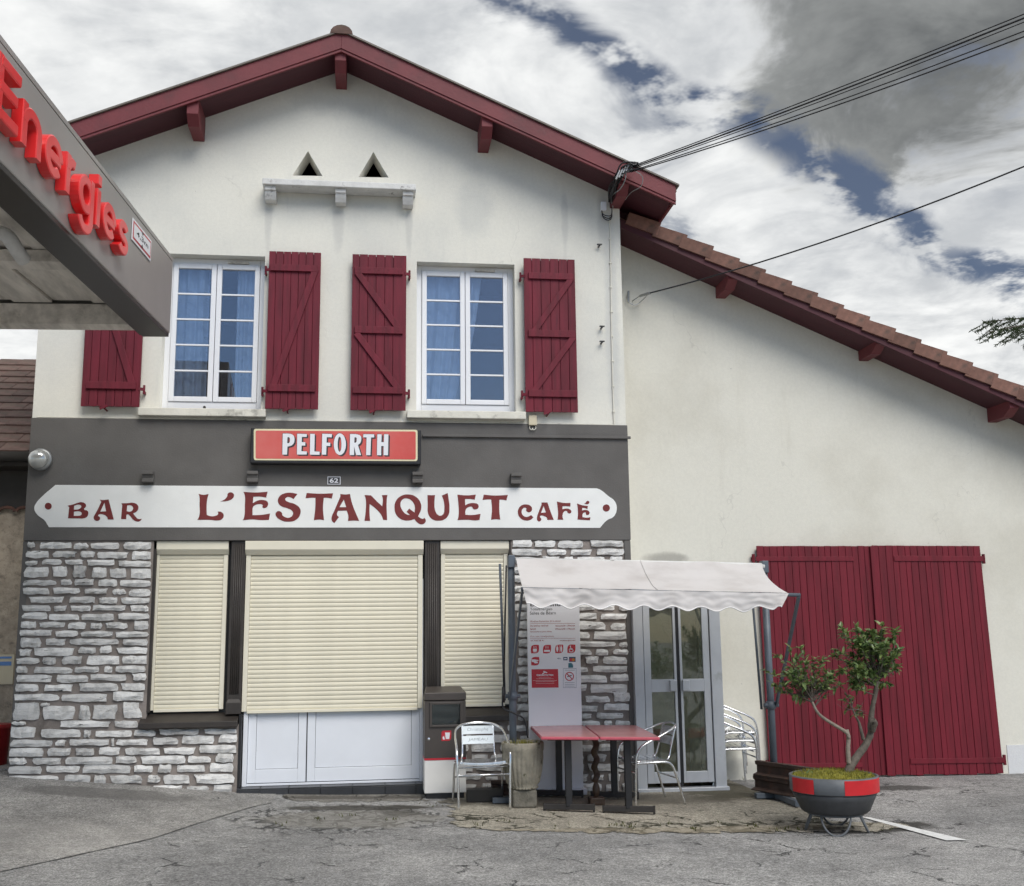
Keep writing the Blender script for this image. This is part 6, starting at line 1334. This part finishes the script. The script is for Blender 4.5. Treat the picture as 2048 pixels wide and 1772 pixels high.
for k in range(160):
    a, r_ = rnd.uniform(0, 6.283), rnd.uniform(.02, .19); p_ = pc + Vector((r_ * math.cos(a), r_ * math.sin(a), zb_ + .40)); h_ = rnd.uniform(.03, .085); mb.tube([p_, p_ + Vector((rnd.uniform(-.02, .02), rnd.uniform(-.02, .02), h_))], [.004, .001], 3)
o = obj('moss_tuft', mb, M_MOSS, pot); o['kind'] = 'stuff'
g = gnd(1195, 1612); tc_ = Vector((g.x, g.y + .05, g.z + .007)); tw_ = thing('turned_post', 'dark barley twist wooden post standing between the two tables', 'post', tuple(tc_))
mb = MB(); mb.box(tc_.x - .075, tc_.x + .075, tc_.y - .07, tc_.y + .07, tc_.z, tc_.z + .075); obj('base_block', mb, M_WOODD, tw_, bevel=.01)
mb = MB(); n = 46; seg = 14; vs_ = []
for j in range(n + 1):
    z = .075 + .60 * j / n; r0 = .028
    for k in range(seg):
        a = 2 * math.pi * k / seg; 
        if .22 < z < .66: cx_, cy_ = .014 * math.cos(z * 42), .014 * math.sin(z * 42); rr = .034
        else: cx_ = cy_ = 0; rr = .018 + .022 * abs(math.sin((z - .075) * 21.5)) 
        vs_.append((tc_.x + cx_ + rr * math.cos(a), tc_.y + cy_ + rr * math.sin(a), tc_.z + z))
mb.add(vs_, [(j * seg + k, j * seg + (k + 1) % seg, (j + 1) * seg + (k + 1) % seg, (j + 1) * seg + k) for j in range(n) for k in range(seg)] + [tuple(n * seg + k for k in range(seg))]); obj('twist', mb, M_WOODD, tw_, smooth=True)
def rail_prof(s=1.0): return [(-.07, 0), (.07, 0), (.07, .012), (.012, .03), (.010, .10), (.034, .115), (.036, .148), (-.036, .148), (-.034, .115), (-.010, .10), (-.012, .03), (-.07, .012)]
def rail(a, b, z, label):
    a, b = Vector(a), Vector(b); d_ = (b - a).normalized(); sd_ = Vector((d_.y, -d_.x, 0)); pr = rail_prof(); n = len(pr); vs_ = []
    for q in (a, b):
        for (u, v) in pr: vs_.append(q + sd_ * u + Vector((0, 0, z + v)))
    mb = MB(); mb.add(vs_, [tuple(range(n)), tuple(range(2 * n - 1, n - 1, -1))] + [(i, i + n, (i + 1) % n + n, (i + 1) % n) for i in range(n)])
    return solo(fixn(obj('steel_rail', mb, M_STEEL)), label, 'rail', 'rusty rails weighing down the awning')
gz = zg(4.1, -1) + .02
rail((4.10, -.62, 0), (4.66, -1.95, 0), gz + .06, 'lower of two rusty steel rails weighing down the right awning post')
rail((4.13, -.62, 0), (4.69, -1.93, 0), gz + .212, 'upper of two rusty steel rails stacked at the right awning post')
rail((1.60, -.62, 0), (1.25, -.55, 0), zg(1.4, -.6) + .06, 'short dark steel rail on the left awning foot behind the chair')
mb = MB(); mb.box(.98, 1.36, -.72, -.60, zg(1.1, -.7) + .007, zg(1.1, -.7) + .14); solo(obj('ballast_beam', mb, M_CANOD, bevel=.008), 'black ballast beam lying beneath the front chair', 'beam')
mb = MB(); mb.box(4.24, 4.44, -1.72, -1.60, gz, gz + .058); mb.box(4.26, 4.42, -1.70, -1.62, gz + .06, gz + .075); solo(obj('wood_wedge', mb, mat('old_wood', (.19, .14, .085), .9, .25, 8, .4, 40, stretch=(1, 6, 6)), bevel=.006), 'weathered wood block wedged beside the rails near the tub', 'block')

# ================================================================= tub with small tree
g = gnd(1672, 1674); R0 = .385; tc_ = Vector((g.x + .125, g.y + .27, g.z + .004)); tub = thing('tub_planter', 'round grey tub planter with red bands on a looped wire stand', 'planter', tuple(tc_))
zt3 = .165
mb = MB(); mb.lathe([(.20, zt3), (.275, zt3), (.30, zt3 + .02), (.345, zt3 + .12), (.372, zt3 + .175)], tc_, 48); obj('bowl', mb, M_TUBD, tub, smooth=True)
mb = MB(); zr0, zr1 = zt3 + .178, zt3 + .315; mb.lathe([(.30, zr0), (.376, zr0), (.386, zr0 + .01), (.388, zr1), (.372, zr1 + .004), (.366, zr1 - .02), (.36, zr1 - .045)], tc_, 48); obj('rim_band', mb, M_TUBG, tub, smooth=True)
def red_patch(a0, a1):
    mb = MB(); n = 16; vs_ = []
    for i in range(n + 1):
        a = R(a0 + (a1 - a0) * i / n)
        for (r_, z) in ((.389, zr0 + .007), (.391, zr1 - .008)): vs_.append((tc_.x + r_ * math.cos(a), tc_.y + r_ * math.sin(a), tc_.z + z))
    mb.add(vs_, [(2 * i, 2 * i + 2, 2 * i + 3, 2 * i + 1) for i in range(n)]); obj('red_band', mb, M_TUBR, tub, smooth=True)
red_patch(-100, -21); red_patch(-178, -139); red_patch(20, 80); red_patch(120, 160)
for k in range(4):
    a = R(-125 + 90 * k + 12); d_ = Vector((math.cos(a), math.sin(a), 0)); tg = Vector((-d_.y, d_.x, 0)); ctr = tc_ + d_ * .20 + Vector((0, 0, zt3 - .005))
    mb = MB(); mb.tube([ctr + tg * (.125 * math.cos(t_)) + Vector((0, 0, -.165 * math.sin(t_))) + d_ * (.07 * math.sin(t_)) for t_ in [math.pi * i / 16 for i in range(17)]], .010, 8); obj('wire_loop', mb, M_TUBG, tub, smooth=True)
mb = MB(); mb.tube([tc_ + Vector((.24 * math.cos(t_), .24 * math.sin(t_), zt3 - .012)) for t_ in [2 * math.pi * i / 32 for i in range(33)]], .010, 6); obj('stand_ring', mb, M_TUBG, tub, smooth=True)
mb = MB(); vs_ = [tc_ + Vector((0, 0, zr1 + .012))]; rings = 8; sg = 40
for j in range(1, rings + 1):
    for k in range(sg):
        a = 2 * math.pi * k / sg; r_ = .362 * j / rings; vs_.append(tc_ + Vector((r_ * math.cos(a), r_ * math.sin(a), zr1 - .01 + .035 * (1 - (j / rings) ** 2) + .014 * mnoise.noise((r_ * math.cos(a) * 14, r_ * math.sin(a) * 14, 0)))))
fs = [(0, 1 + k, 1 + (k + 1) % sg) for k in range(sg)] + [(1 + (j - 1) * sg + k, 1 + j * sg + k, 1 + j * sg + (k + 1) % sg, 1 + (j - 1) * sg + (k + 1) % sg) for j in range(1, rings) for k in range(sg)]
mb.add(vs_, fs); obj('moss_bed', mb, M_MOSS, tub, smooth=True)
mb = MB()
for k in range(1500):
    a, r_ = rnd.uniform(0, 6.283), .36 * math.sqrt(rnd.random()); p_ = tc_ + Vector((r_ * math.cos(a), r_ * math.sin(a), zr1 - .012 + .03 * (1 - (r_ / .36) ** 2))); h_ = rnd.uniform(.015, .04); dx = Vector((rnd.uniform(-.012, .012), rnd.uniform(-.012, .012), h_)); sd_ = Vector((rnd.uniform(-1, 1), rnd.uniform(-1, 1), 0)).normalized() * .004
    mb.add([p_ - sd_, p_ + sd_, p_ + dx], [(0, 1, 2)])
o = obj('moss_blades', mb, M_MOSS, tub); o['kind'] = 'stuff'
ty = tc_.y
tree = thing('potted_tree', 'small camellia-like tree with two leafy heads growing in the tub', 'tree', (tc_.x + .05, ty, tc_.z + zr1))
def T(px, py, dy=0): return at(px, py, ty + dy)
trunk = [T(1692, 1566), T(1698, 1540), T(1712, 1516, .02), T(1731, 1490, .04), T(1741, 1468, .04), T(1741, 1448, .03), T(1745, 1415, .02), T(1751, 1385, 0), T(1754, 1362, 0)]
mb = MB(); pts = catmull(trunk, 5); n = len(pts); rs_ = [.043 - .025 * (i / (n - 1)) ** .8 + .006 * mnoise.noise((i * .6, 0, 0)) for i in range(n)]; rs_[0] = .075; rs_[1] = .068; mb.tube(pts, rs_, 12); obj('trunk', mb, M_BARK, tree, smooth=True)
mb = MB(); pts = catmull([T(1698, 1528), T(1696, 1500), T(1697, 1478), T(1694, 1466), T(1672, 1452), T(1650, 1438, -.02), T(1637, 1427, -.03), T(1628, 1412, -.03), T(1622, 1395, -.02)], 5); mb.tube(pts, [.021 - .011 * i / len(pts) + .003 * mnoise.noise((i * .8, 3, 0)) for i in range(len(pts))], 10); mb.tube([T(1697, 1478), T(1695, 1459)], [.02, .012], 8); obj('limb', mb, M_BARKL, tree, smooth=True)
mb = MB(); pts = catmull([T(1727, 1480), T(1722, 1460), T(1718, 1445), T(1712, 1434, -.02), T(1705, 1418, -.03)], 4); mb.tube(pts, [.018 - .012 * i / len(pts) for i in range(len(pts))], 8); obj('limb', mb, M_BARK, tree, smooth=True)
mb = MB(); mb.tube(catmull([T(1745, 1462), T(1748, 1452, -.03), T(1750, 1446, -.04), T(1746, 1440, -.05)], 4), [.025] * 13, 8); obj('knot', mb, M_BARK, tree, smooth=True)
def leaf(mb, p_, d_, up_, L_, W_l):
    d_ = d_.normalized(); s_ = d_.cross(up_)
    if s_.length < 1e-3: s_ = d_.orthogonal()
    s_.normalize(); n_ = s_.cross(d_).normalized(); fold = W_l * .35; cur = L_ * .16
    P_ = [p_, p_ + d_ * (L_ * .35) + s_ * W_l + n_ * fold, p_ + d_ * (L_ * .72) + s_ * (W_l * .72) + n_ * (fold * .7 - cur * .4), p_ + d_ * L_ - n_ * cur, p_ + d_ * (L_ * .72) - s_ * (W_l * .72) + n_ * (fold * .7 - cur * .4), p_ + d_ * (L_ * .35) - s_ * W_l + n_ * fold, p_ + d_ * (L_ * .38), p_ + d_ * (L_ * .74) - n_ * cur * .5]
    mb.add(P_, [(0, 6, 1), (1, 6, 7, 2), (2, 7, 3), (3, 7, 4), (4, 7, 6, 5), (5, 6, 0)])
def crown(starts, targets, nl, lf, spread):
    tw = MB(); lv = MB()
    for t_ in targets:
        s_ = min(starts, key=lambda q: (q - t_).length + rnd.uniform(0, .1)); m_ = s_.lerp(t_, .55) + Vector((rnd.uniform(-.04, .04), rnd.uniform(-.04, .04), rnd.uniform(-.03, .03)))
        pts = catmull([s_, m_, t_], 5); tw.tube(pts, [.006 - .0045 * i / (len(pts) - 1) for i in range(len(pts))], 5)
        for k in range(3):
            b_ = pts[rnd.randint(3, len(pts) - 2)]; tw.tube([b_, b_ + Vector((rnd.gauss(0, .05), rnd.gauss(0, .05), rnd.uniform(-.01, .08)))], [.0028, .001], 4)
        for k in range(nl):
            f_ = 1 - abs(rnd.gauss(0, .30)); f_ = max(.15, min(1, f_)); i = f_ * (len(pts) - 1); a = int(min(i, len(pts) - 2)); p_ = pts[a].lerp(pts[a + 1], i - a)
            ax = (pts[a + 1] - pts[a]).normalized(); d_ = ax * rnd.uniform(.1, .9) + Vector((rnd.gauss(0, 1), rnd.gauss(0, 1), rnd.gauss(.05, .7))) * .6
            leaf(lv, p_, d_, Vector((rnd.uniform(-.4, .4), rnd.uniform(-.6, .2), 1)), lf * rnd.uniform(.55, 1.4), lf * rnd.uniform(.19, .30))
    return tw, lv
def targets(cpx, cpy, wpx, hpx, n, dep, bottom=-.5):
    out_ = []
    while len(out_) < n:
        u, v, w_ = rnd.uniform(-1, 1), rnd.uniform(-1, 1), rnd.uniform(-1, 1)
        if u * u + v * v + w_ * w_ > 1 or u * u + v * v + w_ * w_ < .22 or v < bottom: continue
        out_.append(T(cpx + u * wpx, cpy - v * hpx, w_ * dep))
    return out_
tw, lv = crown([T(1754, 1365), T(1752, 1372), T(1749, 1390), T(1755, 1360)], targets(1736, 1318, 62, 64, 52, .27, -.95) + [T(1681, 1252), T(1712, 1255), T(1765, 1247), T(1790, 1262), T(1797, 1300), T(1672, 1300), T(1668, 1312)], 27, .066, 1)
obj('twigs', tw, M_BARK, tree, smooth=True); obj('crown', lv, M_LEAF, tree)
tw, lv = crown([T(1622, 1396, -.02), T(1626, 1404, -.03), T(1630, 1412, -.03)], targets(1606, 1358, 66, 42, 34, .24, -.95) + [T(1528, 1340), T(1552, 1312), T(1580, 1295), T(1600, 1294), T(1630, 1318), T(1648, 1318), T(1665, 1345), T(1676, 1350), T(1682, 1370), T(1545, 1366)], 15, .062, 1)
obj('twigs', tw, M_BARK, tree, smooth=True); obj('crown', lv, M_LEAF, tree)
tw, lv = crown([T(1712, 1434, -.02), T(1705, 1418, -.03)], [T(1690, 1402), T(1703, 1398), T(1722, 1412), T(1716, 1424), T(1697, 1415), T(1708, 1430), T(1688, 1388), T(1725, 1432)], 7, .050, 1)
obj('twigs', tw, M_BARK, tree, smooth=True); obj('crown', lv, M_LEAF, tree)
tw, lv = crown([T(1618, 1560)], [T(1612, 1548), T(1622, 1545), T(1630, 1556)], 2, .05, 1)
sp_ = thing('seedling', 'tiny seedling sprouting from the left of the tub', 'plant', tuple(T(1618, 1560))); obj('stem', tw, M_BARK, sp_); obj('leaves', lv, M_LEAF, sp_)

# ================================================================= conifer beyond the barn roof
YC = 14.0
tp0 = at(2230, 640, YC); cz0 = -.3; cf = thing('conifer_tree', 'dark conifer with drooping branches behind the barn roof at the right edge', 'tree', (tp0.x, YC, cz0))
ht = tp0.z + 4.5
mb = MB(); mb.tube([(tp0.x, YC, cz0), (tp0.x + .05, YC, ht * .5), (tp0.x, YC, ht)], [.28, .18, .03], 10); obj('trunk', mb, M_BARK, cf, smooth=True)
nb_ = MB(); bb_ = MB()
def branch(z, az, Lb, droop):
    d_ = Vector((math.cos(az), math.sin(az), 0)); b0_ = Vector((tp0.x, YC, z)); pts = [b0_ + d_ * (Lb * t_) + Vector((0, 0, .12 * Lb * t_ - droop * Lb * t_ * t_)) for t_ in [i / 10 for i in range(11)]]
    bb_.tube(pts, [.04 * (1 - t_ / 11) + .006 for t_ in range(11)], 5)
    for i in range(3, 11):
        for s_ in (-1, 1):
            for k in range(2):
                sdv = d_.cross(Vector((0, 0, 1))) * s_; ln = Lb * .30 * (1 - (i - 3) / 9) * rnd.uniform(.6, 1.1) + .25
                q0 = pts[i].lerp(pts[i - 1], rnd.random()); q1 = q0 + (sdv * .7 + d_ * .75).normalized() * ln + Vector((0, 0, -ln * rnd.uniform(.15, .6)))
                bb_.tube([q0, q1], [.008, .003], 3); nn_ = int(ln * 60)
                for m_ in range(nn_):
                    p_ = q0.lerp(q1, (m_ + .5) / nn_); t_ = (q1 - q0).normalized(); v = (t_ * .8 + Vector((rnd.gauss(0, .7), rnd.gauss(0, .7), rnd.gauss(0, .7)))).normalized() * rnd.uniform(.07, .14); w_ = v.cross(Vector((rnd.random(), rnd.random(), rnd.random()))).normalized() * .014
                    nb_.add([p_ - w_, p_ + w_, p_ + v], [(0, 1, 2)])
zt_b = at(2010, 650, YC).z
for k in range(22):
    z = 3.0 + (ht - 3.3) * k / 21; Lb = max(.4, (ht - z) / (ht - 3) * 3.2)
    for j in range(3): branch(z, k * 2.4 + j * 2.1 + rnd.uniform(-.2, .2), Lb * rnd.uniform(.8, 1.05) * .86, .28)
tip = at(1962, 672, YC); branch(tip.z + .35, math.pi + .05, tp0.x - tip.x, .20); branch(tip.z + .55, math.pi - .12, tp0.x - tip.x - .35, .13)
obj('branches', bb_, M_BARK, cf); o = obj('needles', nb_, M_NEED, cf)

# ================================================================= moss and weeds rooted in the cracks
mb = MB()
for (a, b, k_) in ((1240, 1652, 14), (1262, 1655, 12), (1330, 1650, 10), (1390, 1660, 14), (1440, 1648, 8), (1505, 1655, 12), (1560, 1662, 14), (1010, 1645, 8), (960, 1650, 8), (1120, 1655, 6), (640, 1640, 10), (700, 1632, 10), (560, 1650, 6), (780, 1640, 8), (860, 1612, 10), (1475, 1556, 16), (1500, 1557, 12), (1150, 1592, 8), (1010, 1600, 8), (1780, 1660, 8), (1600, 1660, 10)):
    for i in range(k_):
        q = gnd(a + rnd.gauss(0, 9), b + rnd.gauss(0, 2.2)); q.z += .006; h_ = rnd.uniform(.012, .04); dx = Vector((rnd.uniform(-.02, .02), rnd.uniform(-.02, .02), h_)); sd_ = Vector((rnd.uniform(-1, 1), rnd.uniform(-1, 1), 0)).normalized() * rnd.uniform(.004, .009)
        mb.add([q - sd_, q + sd_, q + dx], [(0, 1, 2)])
o = struct('crack_moss', mb, mat('crack_moss', (.07, .075, .02), .95, .3, 20), 'stuff')
